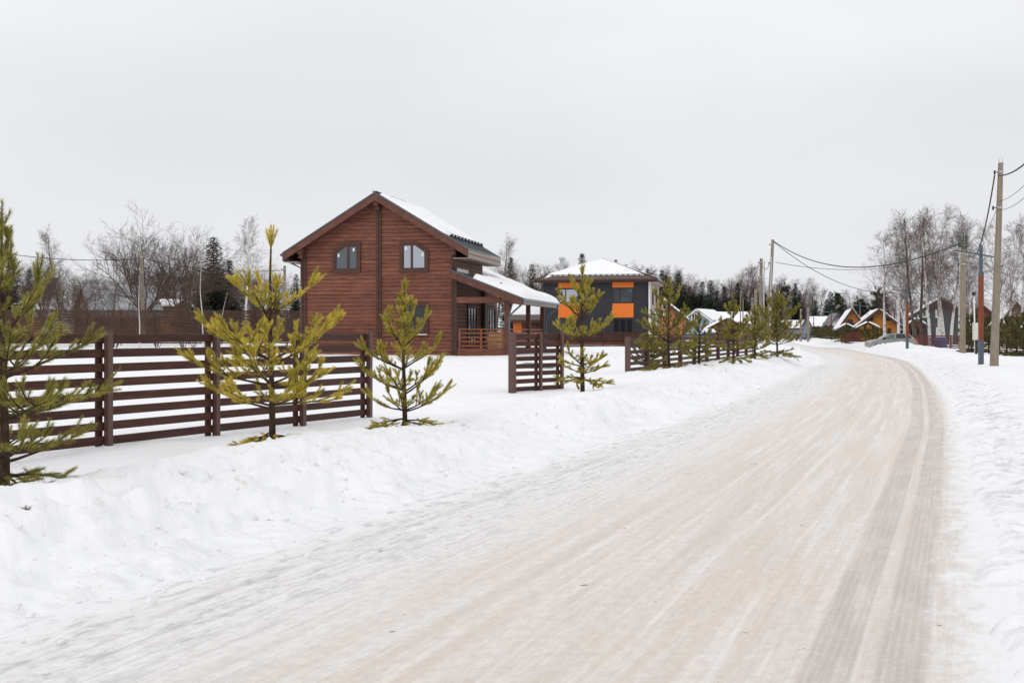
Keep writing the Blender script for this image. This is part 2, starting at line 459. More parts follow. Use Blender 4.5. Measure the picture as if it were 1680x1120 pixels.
M['needle_hedge'] = two_tone('needles_dark_olive', (0.065, 0.068, 0.026), (0.20, 0.175, 0.06), 3.0, 0.35, 0.68, 0.6, transl=0.3)
M['spruce'] = two_tone('spruce_needles', (0.010, 0.017, 0.011), (0.034, 0.048, 0.026), 1.2, 0.35, 0.65, 0.8)
M['spruce_light'] = two_tone('spruce_needles_light', (0.022, 0.032, 0.018), (0.065, 0.075, 0.04), 1.2, 0.35, 0.65, 0.8)
M['bark_grey'] = two_tone('bark_grey', (0.06, 0.048, 0.04), (0.15, 0.125, 0.105), 3, 0.35, 0.65, 0.9, stretch=(1, 1, 0.3))
M['twig_brown'] = two_tone('twigs_brown', (0.06, 0.04, 0.03), (0.125, 0.086, 0.064), 0.6, 0.35, 0.65, 0.9)
M['twig_purple'] = two_tone('twigs_purple', (0.095, 0.058, 0.052), (0.18, 0.12, 0.11), 0.4, 0.35, 0.65, 0.9)
M['twig_tan'] = two_tone('twigs_tan', (0.085, 0.065, 0.045), (0.16, 0.12, 0.085), 0.8, 0.35, 0.65, 0.9)
M['birch_bark'] = two_tone('birch_bark', (0.06, 0.052, 0.048), (0.66, 0.64, 0.61), 2.4, 0.33, 0.43, 0.7, stretch=(1, 1, 1.6))
M['pine_red_bark'] = two_tone('pine_red_bark', (0.09, 0.055, 0.042), (0.20, 0.115, 0.075), 2, 0.35, 0.65, 0.9)
M['lumber'] = two_tone('fresh_lumber', (0.42, 0.24, 0.11), (0.62, 0.40, 0.20), 4, 0.3, 0.7, 0.7)
M['blue_plastic'] = simple('blue_plastic', (0.03, 0.13, 0.36), 0.4, var=0.05)
M['tarp'] = simple('green_tarp', (0.25, 0.33, 0.29), 0.5, var=0.3)
M['tuft'] = two_tone('dry_grass', (0.13, 0.085, 0.045), (0.26, 0.18, 0.10), 9, 0.3, 0.7, 0.9)
M['sticker'] = simple('sticker_white', (0.8, 0.8, 0.8), 0.5, var=0.02)
M['shed_roof'] = two_tone('weathered_sheet', (0.20, 0.215, 0.235), (0.46, 0.48, 0.50), 1.1, 0.38, 0.62, 0.45)
M['car_paint'] = simple('car_paint_silver', (0.30, 0.30, 0.275), 0.3, metal=0.5, var=0.03, spec=0.5)
M['car_blue'] = simple('car_paint_blue', (0.04, 0.07, 0.15), 0.3, metal=0.3, var=0.03, spec=0.5)
M['rubber'] = simple('rubber', (0.02, 0.02, 0.02), 0.8)
M['red_lens'] = simple('red_lens', (0.45, 0.012, 0.03), 0.2, var=0.05, spec=0.6)

def glass_mat(name, c, metal=0.35, rough=0.04):
    m, n, b = new_mat(name)
    b.inputs['Base Color'].default_value = (*c, 1); b.inputs['Roughness'].default_value = rough
    b.inputs['Metallic'].default_value = metal; b.inputs['Specular IOR Level'].default_value = 0.6
    t = nd(n, 'ShaderNodeTexCoord'); z = nd(n, 'ShaderNodeTexNoise', Scale=1.6, Detail=1); n.links.new(t.outputs['Object'], z.inputs['Vector'])
    bp = nd(n, 'ShaderNodeBump', Strength=0.05, Distance=0.05); n.links.new(z.outputs['Fac'], bp.inputs['Height']); n.links.new(bp.outputs[0], b.inputs['Normal'])
    return m
M['glass'] = glass_mat('window_glass', (0.10, 0.115, 0.13))
M['glass_pale'] = glass_mat('window_glass_pale', (0.40, 0.44, 0.49), 0.8)
M['glass_dark'] = glass_mat('window_glass_dark', (0.02, 0.022, 0.025), 0.1)
M['car_glass'] = glass_mat('car_glass', (0.10, 0.13, 0.12), 0.4)

def road_material():
    m, n, b = new_mat('packed_snow_road')
    b.inputs['Roughness'].default_value = 0.55; b.inputs['Specular IOR Level'].default_value = 0.22
    uv = nd(n, 'ShaderNodeUVMap', uv_map='UVMap')
    sp = nd(n, 'ShaderNodeSeparateXYZ'); n.links.new(uv.outputs[0], sp.inputs[0])
    u = sp.outputs['X']; v = sp.outputs['Y']
    L = n.links.new
    def math_(op, a, b_=None, c_=None, clamp=False):
        x = nd(n, 'ShaderNodeMath', operation=op); x.use_clamp = clamp
        for i, q in enumerate((a, b_, c_)):
            if q is None: continue
            if isinstance(q, (int, float)): x.inputs[i].default_value = q
            else: L(q, x.inputs[i])
        return x.outputs[0]
    def noise(scale_uv, detail=5, rough=0.6, off=0.0):
        mp_ = nd(n, 'ShaderNodeMapping'); mp_.inputs['Scale'].default_value = (scale_uv[0], scale_uv[1], 1); mp_.inputs['Location'].default_value = (off, off * 1.7, off)
        L(uv.outputs[0], mp_.inputs[0])
        z = nd(n, 'ShaderNodeTexNoise', Scale=1.0, Detail=detail, Roughness=rough); L(mp_.outputs[0], z.inputs['Vector']); return z.outputs['Fac']
    def rng(x, a, b_, lo=0.0, hi=1.0, smooth=True):
        r_ = nd(n, 'ShaderNodeMapRange'); r_.interpolation_type = 'SMOOTHSTEP' if smooth else 'LINEAR'
        r_.inputs['From Min'].default_value = a; r_.inputs['From Max'].default_value = b_; r_.inputs['To Min'].default_value = lo; r_.inputs['To Max'].default_value = hi
        L(x, r_.inputs['Value']); return r_.outputs[0]
    def mix(f, c1, c2):
        x = nd(n, 'ShaderNodeMixRGB')
        if isinstance(f, (int, float)): x.inputs['Fac'].default_value = f
        else: L(f, x.inputs['Fac'])
        for q, i in ((c1, 'Color1'), (c2, 'Color2')):
            if isinstance(q, tuple): x.inputs[i].default_value = (*q, 1)
            else: L(q, x.inputs[i])
        return x.outputs[0]
    wob = math_('MULTIPLY_ADD', noise((0.3, 0.16), 2), 0.7, -0.35)
    uu = math_('ADD', u, wob)
    streak = noise((7.5, 0.20), 9, 0.68)            # long streaks along the driving direction
    streak2 = noise((24, 0.55), 7, 0.70, 4.0)
    streak3 = noise((48, 1.3), 5, 0.65, 8.0)
    fine = noise((16, 9), 6, 0.72, 9.0)
    finer = noise((44, 30), 4, 0.7, 14.0)
    patch = noise((0.9, 0.35), 5, 0.6, 2.0)
    white = (0.86, 0.85, 0.845); beige = (0.70, 0.63, 0.562); grey = (0.51, 0.46, 0.42); sand = (0.74, 0.645, 0.545)
    # sanded part: the middle and right of the road
    sanded = math_('MULTIPLY', rng(uu, 1.5, 0.1), rng(uu, -2.75, -2.25))
    f1 = math_('MULTIPLY', sanded, rng(streak, 0.34, 0.60, 0.32, 1.0))
    c = mix(f1, white, beige)
    c = mix(math_('MULTIPLY', sanded, rng(patch, 0.48, 0.70, 0, 0.65)), c, sand)
    c = mix(math_('MULTIPLY', sanded, rng(streak2, 0.50, 0.70, 0, 0.36)), c, white)
    # worn wheel track on the right
    uw = math_('ADD', u, math_('MULTIPLY_ADD', noise((0.01, 0.05), 2, 0.5, 33.0), 0.24, -0.12))
    tr = math_('MULTIPLY', rng(uw, -2.19, -2.14), rng(uw, -1.58, -1.64))
    gap = math_('MULTIPLY', rng(uw, -1.95, -1.91), rng(uw, -1.82, -1.86))
    tr = math_('MULTIPLY', tr, rng(gap, 0, 1, 1, 0.08))
    tr2 = math_('MULTIPLY', rng(uw, -0.62, -0.57), rng(uw, -0.36, -0.41))
    ribs = math_('SINE', math_('MULTIPLY', uw, 150.0)); ribs = rng(ribs, -1, 0.4, 0.68, 1.0)
    tread = math_('SINE', math_('ADD', math_('MULTIPLY', v, 62.0), math_('MULTIPLY', math_('ABSOLUTE', math_('SINE', math_('MULTIPLY', u, 14.0))), 6.0)))
    trf = math_('MULTIPLY', math_('MULTIPLY', tr, ribs), rng(noise((4.5, 0.7), 6, 0.7, 6.0), 0.3, 0.62, 0.30, 1.0))
    trf = math_('MULTIPLY', trf, rng(math_('MULTIPLY', tread, noise((2.2, 3.0), 4, 0.6, 51.0)), -0.6, 0.6, 0.86, 1.0))
    c = mix(trf, c, grey)
    c = mix(math_('MULTIPLY', math_('MULTIPLY', tr2, rng(streak2, 0.4, 0.6)), 0.30), c, grey)
    # grey icy patches along the left rim
    rim = math_('MULTIPLY', rng(uu, 0.7, 1.7), rng(uu, 2.9, 2.2))
    ice2 = math_('MULTIPLY', rng(uu, -2.1, -2.5), rng(noise((4, 3), 5, 0.65, 15.0), 0.55, 0.72, 0.0, 0.5))
    c = mix(ice2, c, (0.50, 0.49, 0.48))
    c = mix(rng(fine, 0.30, 0.66, 0.42, 0.0), c, (0.50, 0.45, 0.41))
    c = mix(math_('MULTIPLY', rng(uu, 0.2, 1.2), rng(streak2, 0.50, 0.64, 0, 0.62)), c, (0.52, 0.515, 0.515))
    c = mix(rng(streak3, 0.54, 0.70, 0.0, 0.38), c, (0.56, 0.51, 0.47))
    c = mix(rng(streak3, 0.46, 0.32, 0.0, 0.18), c, (0.87, 0.865, 0.86))
    c = mix(rng(finer, 0.56, 0.74, 0.0, 0.55), c, (0.50, 0.445, 0.395))
    c = mix(rng(finer, 0.44, 0.28, 0.0, 0.45), c, (0.86, 0.855, 0.85))
    # specks of dirt
    sp_ = noise((7, 6), 3, 0.5, 21.0)
    c = mix(rng(sp_, 0.715, 0.75, 0, 0.8), c, (0.20, 0.14, 0.10))
    # thin pale lines left by tyre shoulders and runners, broken up along the way
    wob2 = math_('MULTIPLY_ADD', noise((0.02, 0.09), 2, 0.5, 60.0), 0.9, -0.45)
    ul = math_('ADD', u, wob2)
    for k_, (pos, wdt, amt) in enumerate(((1.75, 0.04, 0.9), (1.45, 0.02, 0.5), (0.95, 0.02, 0.5), (0.55, 0.025, 0.45), (0.15, 0.03, 0.5), (-0.25, 0.02, 0.45), (-0.75, 0.03, 0.5), (-1.2, 0.035, 0.5))):
        ln_ = math_('MULTIPLY', rng(ul, pos - wdt, pos), rng(ul, pos + wdt, pos))
        ln_ = math_('MULTIPLY', ln_, rng(noise((1.0, 0.35), 5, 0.65, 70.0 + k_ * 3), 0.40, 0.60, 0.0, amt))
        c = mix(ln_, c, (0.86, 0.855, 0.85))
        sh_ = math_('MULTIPLY', math_('MULTIPLY', rng(ul, pos + wdt, pos + wdt * 2.2), rng(ul, pos + wdt * 5, pos + wdt * 2.2)), rng(noise((1.0, 0.35), 5, 0.65, 90.0 + k_ * 3), 0.42, 0.62, 0.0, amt * 0.4))
        c = mix(sh_, c, (0.50, 0.455, 0.42))
    nzE = math_('MULTIPLY_ADD', noise((6.0, 3.2), 7, 0.75, 41.0), 1.2, -0.6)
    ue = math_('ADD', u, nzE)
    edge = math_('MAXIMUM', rng(ue, 1.85, 2.55), rng(ue, -2.1, -2.5))
    c = mix(edge, c, (0.86, 0.865, 0.875))
    ice = math_('MULTIPLY', rim, rng(noise((7.5, 2.6), 8, 0.78, 12.0), 0.49, 0.63, 0.0, 0.72))
    c = mix(ice, c, (0.43, 0.44, 0.455))
    L(c, b.inputs['Base Color'])
    hgt = math_('ADD', math_('MULTIPLY', streak2, 0.5), math_('ADD', math_('ADD', math_('MULTIPLY', fine, 0.9), math_('MULTIPLY', finer, 0.5)), math_('MULTIPLY', math_('MULTIPLY', math_('MULTIPLY', tr, tread), noise((2.2, 3.0), 4, 0.6, 51.0)), 0.14)))
    hgt = math_('ADD', hgt, math_('MULTIPLY', noise((3.0, 30.0), 3, 0.5, 30.0), 0.35))
    bp = nd(n, 'ShaderNodeBump', Strength=0.55, Distance=0.03); L(hgt, bp.inputs['Height']); L(bp.outputs[0], b.inputs['Normal'])
    return m
M['road'] = road_material()

# ------------------------------------------------------------------ ground and road
def build_ground():
    r = [0.35]
    while r[-1] < 4500:
        q = r[-1]
        k = 1.035 if q < 4.5 else (1.0085 if q < 32 else (1.013 if q < 160 else (1.03 if q < 500 else 1.12)))
        r.append(q * k)
    r = np.array(r)
    a = np.concatenate([np.arange(-180, -42, 3.0), np.arange(-42, 42, 0.21), np.arange(42, 180, 3.0)])
    A = np.radians(a)
    RR, AA = np.meshgrid(r, A, indexing='ij')
    X = RR * np.sin(AA); Y = RR * np.cos(AA)
    Z = H(X, Y)
    nr_, na = RR.shape
    V = np.stack([X, Y, Z], -1).reshape(-1, 3)
    i = np.arange(nr_ - 1)[:, None]; j = np.arange(na)[None, :]; j2 = (j + 1) % na
    F4 = np.stack([i * na + j, i * na + j2, (i + 1) * na + j2, (i + 1) * na + j], -1).reshape(-1, 4)
    F4 = F4[:, ::-1]
    me = np_mesh('snow_ground', V, F4)
    d = road_d(V[:, 0], V[:, 1])
    e = np.where(d > 0, d - HALF, -d - HALF)
    dirt = np.exp(-((e - 1.2) / 0.9) ** 2) * 0.95 + np.exp(-((e - 0.1) / 0.4) ** 2) * 0.5
    trd = np.where(d < 0, np.exp(-((e - 0.75) / 0.95) ** 2), 0.35 * np.exp(-((e - 0.3) / 0.4) ** 2))
    at2 = me.attributes.new('tread', 'FLOAT', 'POINT'); at2.data.foreach_set('value', trd.astype(np.float32))
    at = me.attributes.new('dirt', 'FLOAT', 'POINT'); at.data.foreach_set('value', dirt.astype(np.float32))
    o = link_mesh('snow_ground', me, M['snow'], smooth=True, kind='structure')
    return o
build_ground()

def build_road():
    ys = np.concatenate([np.arange(-55, 2, 1.0), np.arange(2, 30, 0.07), np.arange(30, 110, 0.4), np.arange(110, 420, 2.5)])
    us = np.linspace(-2.75, 3.1, 90)
    YY, UU = np.meshgrid(ys, us, indexing='ij')
    X = road_c(YY) - UU / road_cos(YY)
    S_ = road_s(YY)
    Z = 0.004 * fbm(UU * 3.2, S_ * 0.35, 61, 4) + 0.004 * fbm(UU * 9, S_ * 6, 67, 2) - 0.010 * (np.exp(-((UU + 1.75) / 0.25) ** 2)) + 0.018 * (1 - (UU / 2.6) ** 2)
    nr_, na = YY.shape
    V = np.stack([X, YY, Z], -1).reshape(-1, 3)
    i = np.arange(nr_ - 1)[:, None]; j = np.arange(na - 1)[None, :]
    F4 = np.stack([i * na + j, (i + 1) * na + j, (i + 1) * na + j + 1, i * na + j + 1], -1).reshape(-1, 4)
    me = np_mesh('road', V, F4)
    uvl = me.uv_layers.new(name='UVMap')
    li = np.zeros(len(me.loops), dtype=np.int32); me.loops.foreach_get('vertex_index', li)
    uvs = np.stack([UU.ravel(), S_.ravel()], -1)[li]
    uvl.data.foreach_set('uv', uvs.astype(np.float32).ravel())
    link_mesh('road', me, M['road'], smooth=True, kind='structure')
build_road()

# snow clods the plough left on the banks: nobody could count them
def build_clods():
    import bmesh
    bm = bmesh.new(); bmesh.ops.create_icosphere(bm, subdivisions=1, radius=1.0)
    bv = np.array([v.co[:] for v in bm.verts]); bf = np.array([[v.index for v in f.verts] for f in bm.faces]); bm.free()
    Vs = []; Fs = []; n = 0
    rng = np.random.default_rng(5)
    for k in range(2200):
        left = rng.random() < 0.68
        y = 5 + 60 * rng.random() ** 1.8 if left else 8 + 90 * rng.random() ** 1.2
        e = abs(rng.normal(0.9, 0.7)) + (-0.35 if k % 3 == 0 else 0.1)
        x = road_c(y) - (1 if left else -1) * (HALF + e) / road_cos(y)
        s = 0.006 + 0.030 * rng.random() ** 4
        vv = bv * s * rng.uniform(0.7, 1.3, (1, 3)) * (1 + 0.4 * (vnoise(bv[:, 0] * 1.3 + k * 7, bv[:, 1] * 1.3 + bv[:, 2] * 2, k))[:, None])
        vv = vv + np.array([x, y, max(hz(x, y), 0.012) + s * 0.05])
        Vs.append(vv); Fs.append(bf + n); n += len(bv)
    me = np_mesh('snow_clods', np.concatenate(Vs), np.concatenate(Fs))
    tag(link_mesh('snow_clods', me, M['snow'], smooth=False), 'small clods of ploughed snow scattered along the road banks', 'snow', kind='stuff')
build_clods()

# ------------------------------------------------------------------ tree tools
def seg_tubes(segs, n):
    """segs: array (k,8) p0 p1 r0 r1 -> verts, faces of open n-sided tubes"""
    S = np.asarray(segs, float)
    p0 = S[:, 0:3]; p1 = S[:, 3:6]; r0 = S[:, 6]; r1 = S[:, 7]
    d = p1 - p0; d /= (np.linalg.norm(d, axis=1, keepdims=True) + 1e-9)
    ref = np.where(np.abs(d[:, 2:3]) > 0.9, np.array([[1.0, 0, 0]]), np.array([[0, 0, 1.0]]))
    s = np.cross(d, ref); s /= (np.linalg.norm(s, axis=1, keepdims=True) + 1e-9); u = np.cross(s, d)
    ang = np.arange(n) * 2 * np.pi / n
    ring = s[:, None, :] * np.cos(ang)[None, :, None] + u[:, None, :] * np.sin(ang)[None, :, None]
    A = p0[:, None, :] + ring * r0[:, None, None]; B = p1[:, None, :] + ring * r1[:, None, None]
    V = np.concatenate([A, B], 1).reshape(-1, 3)
    k = np.arange(len(S))[:, None] * 2 * n; i = np.arange(n)[None, :]; i2 = (i + 1) % n
    Fq = np.stack([k + i, k + i2, k + n + i2, k + n + i], -1).reshape(-1, 4)
    return V, Fq

def needle_mesh(shoots, rng, dens=420, ln=0.055, wd=0.0045, spread=0.75):
    """shoots: list of (p0,p1,scale); bottle-brush needles as thin triangles"""
    P0 = np.array([s[0] for s in shoots], float); P1 = np.array([s[1] for s in shoots], float); SC = np.array([s[2] for s in shoots], float)
    Ln = np.linalg.norm(P1 - P0, axis=1); cnt = np.maximum(6, (Ln * dens).astype(int))
    idx = np.repeat(np.arange(len(cnt)), cnt); N = len(idx)
    t = rng.random(N); ax = (P1 - P0) / (Ln[:, None] + 1e-9); a = ax[idx]
    ref = np.where(np.abs(a[:, 2:3]) > 0.9, np.array([[1.0, 0, 0]]), np.array([[0, 0, 1.0]]))
    s = np.cross(a, ref); s /= np.linalg.norm(s, axis=1, keepdims=True); u = np.cross(s, a)
    th = rng.random(N) * 2 * np.pi
    rad = s * np.cos(th)[:, None] + u * np.sin(th)[:, None]
    sp = spread * (0.55 + 0.6 * rng.random(N)) * (1.0 - 0.45 * t ** 4)
    dr = a * np.cos(sp)[:, None] + rad * np.sin(sp)[:, None]
    L = ln * SC[idx] * (0.55 + 0.75 * rng.random(N)) * (1 - 0.25 * t ** 6)
    b = P0[idx] + (P1 - P0)[idx] * t[:, None]
    w = np.cross(dr, rng.normal(size=(N, 3))); w /= (np.linalg.norm(w, axis=1, keepdims=True) + 1e-9); w *= (wd * SC[idx])[:, None] * 0.5
    V = np.stack([b - w, b + w, b + dr * L[:, None]], 1).reshape(-1, 3)
    Fc = np.arange(3 * N).reshape(-1, 3)
    return V, Fc

def rot_about(v, axis, a):
    v = np.asarray(v, float); axis = np.asarray(axis, float); axis = axis / np.linalg.norm(axis)
    return v * math.cos(a) + np.cross(axis, v) * math.sin(a) + axis * np.dot(axis, v) * (1 - math.cos(a))
def unit(v):
    v = np.asarray(v, float); return v / (np.linalg.norm(v) + 1e-9)

def limb(p, dr, L, r, rng, up, segs, shoots, side_n, leafy=0.45, droop=0.0, tuft=1.0, spacing=0.17, depth=0):
    """one pine limb from p: curved axis, paired side shoots, needles on the outer part"""
    n = 6; pts = [np.array(p, float)]; d = unit(dr); tang = []
    for i in range(n):
        d = unit(d + np.array([0, 0, up * (i + 1) / n * 0.17 - droop * (1 - i / n) * 0.3]) + rng.normal(0, 0.05, 3))
        tang.append(d); pts.append(pts[-1] + d * L / n)
    for i in range(n):
        segs.append([*pts[i], *pts[i + 1], r * (1 - 0.8 * i / n) + 0.0022, r * (1 - 0.8 * (i + 1) / n) + 0.0022])
    # the needle-clad end
    for i in range(n):
        if (i + 1) / n > 1 - leafy:
            shoots.append((pts[i], pts[i + 1], tuft))
    d_end = tang[-1]
    # end cluster: the leader and 3-5 candles round it
    k = 4 + int(rng.integers(0, 3)) if depth == 0 else 3 + int(rng.integers(0, 2))
    for j in range(k):
        ax = unit(np.cross(d_end, rng.normal(size=3)))
        dj = unit(rot_about(d_end, ax, rng.uniform(0.15, 0.62)) + np.array([0, 0, 0.28]))
        l = min(0.24, L * 0.33 + 0.04) * rng.uniform(0.65, 1.1); q = pts[-1]
        segs.append([*q, *(q + dj * l), 0.004, 0.002]); shoots.append((q, q + dj * l, tuft))
    # side shoots
    if side_n:
        for kx in range(side_n):
            f = 0.30 + 0.62 * (kx + rng.random() * 0.5) / side_n; i = min(n - 1, int(f * n)); q = pts[i] + (pts[i + 1] - pts[i]) * (f * n - i)
            hor = unit(np.cross(tang[i], [0, 0, 1.0]))
            for sg in (-1, 1):
                if rng.random() < 0.08: continue
                dj = unit(tang[i] * rng.uniform(0.55, 0.95) + hor * sg * rng.uniform(0.5, 0.95) + np.array([0, 0, rng.uniform(-0.05, 0.4)]))
                l = L * (1.0 - f * 0.62) * rng.uniform(0.38, 0.62)
                if depth == 0 and l > 0.22:
                    limb(q, dj, l, r * 0.5, rng, up * 1.1, segs, shoots, 1 if l < 0.35 else 2, leafy=0.55, tuft=tuft, depth=1)
                else:
                    segs.append([*q, *(q + dj * l), 0.004, 0.002]); shoots.append((q + dj * l * 0.25, q + dj * l, tuft))

def pine(name, label, x, y, h, spread, seed, needle, whorls, sink=0.02, group='young pines planted along the roadside fence', detailed=True, dens=420, wd=0.0045, ln=0.055, trunk_r=0.035,
         droop_low=True, narrow=0.0, azim=None, lean=(0.0, 0.0), side=2, tuft=1.0, topcluster=4):
    rng = np.random.default_rng(seed)
    z0 = hz(x, y) - sink
    t = thing(name, label, 'pine tree', (x, y, z0), 0, group)
    # trunk
    n = 12; tp = []
    for i in range(n + 1):
        f = i / n
        tp.append(np.array([lean[0] * f + 0.012 * math.sin(f * 5 + seed), lean[1] * f + 0.012 * math.cos(f * 4 + seed), f * (h - 0.16)]))
    rad = [trunk_r * (1 - 0.86 * (i / n)) + 0.004 for i in range(n + 1)]
    mb = MB(); mb.tube(tp, rad, 10); mb.build('trunk', M['pine_bark'], t, smooth=True)
    def at(f):
        i = min(n - 1, int(f * n)); return tp[i] + (tp[i + 1] - tp[i]) * (f * n - i)
    all_seg = []; all_sh = []
    def flush(sg, sh, nm='branch'):
        V, Fq = seg_tubes(sg, 5); b = link_mesh('branch', np_mesh('branch', V, Fq), M['pine_bark'], t, smooth=True)
        V, Fc = needle_mesh(sh, rng, dens, ln, wd); link_mesh('needles', np_mesh('needles', V, Fc), needle, b)
    # leading shoot and candles at the tip
    sg = []; sh = []
    top = tp[-1]
    for k in range(topcluster):
        a = 2 * math.pi * k / max(1, topcluster - 1) + rng.random()
        tilt = 0.0 if k == 0 else rng.uniform(0.18, 0.42)
        dj = unit([math.cos(a) * tilt, math.sin(a) * tilt, 1.0]); l = (0.20 if k == 0 else rng.uniform(0.13, 0.21)) * h / 2.5 * 1.15
        q = top - np.array([0, 0, 0.02]); sg.append([*q, *(q + dj * l), 0.005, 0.003]); sh.append((q, q + dj * l, tuft * 1.05))
    sh.append((at(0.86), top, tuft * 0.8))
    if detailed: flush(sg, sh)
    else: all_seg += sg; all_sh += sh
    for wi, (fh, nb, Lf, el, up) in enumerate(whorls):
        base_az = rng.random() * 6.28 if azim is None else azim[wi]
        for b in range(nb):
            az = base_az + 2 * math.pi * (b + rng.uniform(-0.22, 0.22)) / nb
            f = min(0.985, max(0.02, fh + rng.uniform(-0.015, 0.015)))
            e = el + rng.uniform(-0.12, 0.12); L = spread * Lf * rng.uniform(0.78, 1.12)
            dr = [math.cos(az) * math.cos(e), math.sin(az) * math.cos(e), math.sin(e)]
            sg = []; sh = []
            limb(at(f), dr, L, trunk_r * 0.36 * (0.5 + Lf * 0.5), rng, up, sg, sh, side if L > 0.3 else (1 if L > 0.2 else 0), leafy=0.44 + 0.3 * fh, droop=0.28 if (fh < 0.12 and droop_low) else 0.0, tuft=tuft)
            # keep needles above the snow
            for q in sh:
                for p_ in (q[0], q[1]):
                    if p_[2] < 0.05: p_[2] = 0.05 + 0.02 * rng.random()
            if detailed: flush(sg, sh)
            else: all_seg += sg; all_sh += sh
    if not detailed:
        V, Fq = seg_tubes(all_seg, 4); link_mesh('branches', np_mesh('branches', V, Fq), M['pine_bark'], t)
        V, Fc = needle_mesh(all_sh, rng, dens, ln, wd); link_mesh('crown', np_mesh('crown', V, Fc), needle, t)
    return t

# whorl: (height fraction, branches, length factor, elevation, upward bend)
W_STD = [(0.09, 6, 0.72, 0.0, -0.3), (0.20, 5, 0.95, 0.12, 0.9), (0.34, 6, 1.0, 0.32, 0.9), (0.49, 5, 0.92, 0.5, 1.0), (0.70, 5, 0.62, 0.85, 0.7)]
W_P1 = [(0.09, 5, 0.55, 0.1, -0.3), (0.16, 5, 0.8, 0.10, 0.4), (0.30, 5, 1.0, 0.14, 0.4), (0.45, 5, 0.95, 0.22, 0.5), (0.60, 5, 0.60, 0.85, 0.9), (0.72, 4, 0.42, 1.1, 0.8), (0.84, 5, 0.34, 1.2, 0.5)]
W_P2 = [(0.10, 7, 0.62, 0.05, -0.5), (0.23, 5, 1.05, 0.10, 0.6), (0.33, 5, 1.08, 0.20, 0.7), (0.44, 5, 1.10, 0.34, 0.8), (0.655, 5, 0.72, 0.68, 0.6)]
W_P3 = [(0.08, 5, 0.75, 0.05, -0.5), (0.15, 5, 0.85, 0.28, 0.9), (0.28, 5, 1.0, 0.34, 0.8), (0.44, 5, 0.9, 0.5, 0.9), (0.60, 5, 0.72, 0.75, 0.9), (0.72, 4, 0.50, 0.95, 0.7), (0.83, 5, 0.34, 1.1, 0.5)]
W_P4 = [(0.13, 7, 0.66, 0.05, -0.8), (0.17, 4, 0.7, 0.3, 0.2), (0.24, 5, 0.8, 0.25, 0.5), (0.44, 5, 1.0, 0.42, 0.8), (0.62, 5, 0.92, 0.78, 0.9), (0.80, 5, 0.55, 1.0, 0.5)]

# roadside pines, nearest first: position from their foot in the photo
x, y = gp(5, 795, 0.33)
pine('young_pine', 'tall green pine at the left edge, in front of the dark slat fence', x, y, 2.46, 0.86, 101, M['needle_green'], W_P1, trunk_r=0.042, topcluster=4, side=3, dens=900, wd=0.0038, ln=0.052)
x, y = gp(445, 727, 0.33)
pine('young_pine', 'golden yellow pine with a bare upper leader in front of the fence', x, y, 2.56, 0.76, 202, M['needle_gold'], W_P2, trunk_r=0.038, topcluster=5, side=3, dens=1050, ln=0.050, wd=0.0042)
x, y = gp(663, 695, 0.28)
pine('young_pine', 'yellow green pine standing alone at the fence gap before the brown log house', x, y, 2.18, 0.66, 303, M['needle_mid'], W_P3, trunk_r=0.036, topcluster=6, side=4, dens=1050, ln=0.046, wd=0.0042)
x, y = gp(955, 646, 0.25)
pine('young_pine', 'slender pine with forked top in the driveway gap before the orange and charcoal house', x, y, 2.80, 0.70, 404, M['needle_mid'], W_P4, trunk_r=0.05, topcluster=6, side=3, dens=850, ln=0.052, wd=0.0070)
x, y = gp(1097, 619, 0.27)
pine('young_pine', 'broad bushy pine hiding the near end of the far roadside fence', x, y, 2.72, 0.98, 505, M['needle_far'], W_STD + [(0.85, 4, 0.34, 1.1, 0.4)], trunk_r=0.05, topcluster=5, side=3, dens=650, ln=0.054, wd=0.0095)
for (px, py, h, spr, seed, lab, nm) in [
        (1062, 614, 1.35, 0.55, 61, 'smallest dark green pine at the near end of the far roadside fence', 'needle_green'),
        (1147, 612, 1.95, 0.52, 62, 'thin sparse pine just right of the broad bushy pine by the fence', 'needle_far'),
        (1203, 605, 2.55, 0.68, 63, 'pine with a tall feathery leader before the blue cabin', 'needle_far'),
        (1238, 597, 2.30, 0.72, 64, 'narrow pine at the far end of the roadside fence', 'needle_far'),
        (1275, 594, 3.0, 1.28, 65, 'full dark pine past the fence end in front of the grey poles', 'needle_far')]:
    x, y = gp(px, py, 0.25)
    ws = W_STD + [(0.84, 4, 0.36, 1.1, 0.4)]
    pine('young_pine', lab, x, y, h, spr, seed, M[nm], ws, detailed=False, dens=480, ln=0.066, wd=0.012, trunk_r=0.045, side=3, topcluster=5)

# ------------------------------------------------------------------ fences
_bcache = {}
def board_mesh(L, hgt, th, mat):
    k = (round(L, 2), hgt, th, mat.name)
    if k not in _bcache:
        mb = MB(); c = min(0.006, th * 0.25)
        poly = [(-th / 2, -hgt / 2 + c), (-th / 2 + c, -hgt / 2), (th / 2 - c, -hgt / 2), (th / 2, -hgt / 2 + c), (th / 2, hgt / 2 - c), (th / 2 - c, hgt / 2), (-th / 2 + c, hgt / 2), (-th / 2, hgt / 2 - c)]
        mb.prism(poly, -L / 2, L / 2, axis='x')
        me = mb.mesh('board'); me.materials.append(mat); _bcache[k] = me
    return _bcache[k]

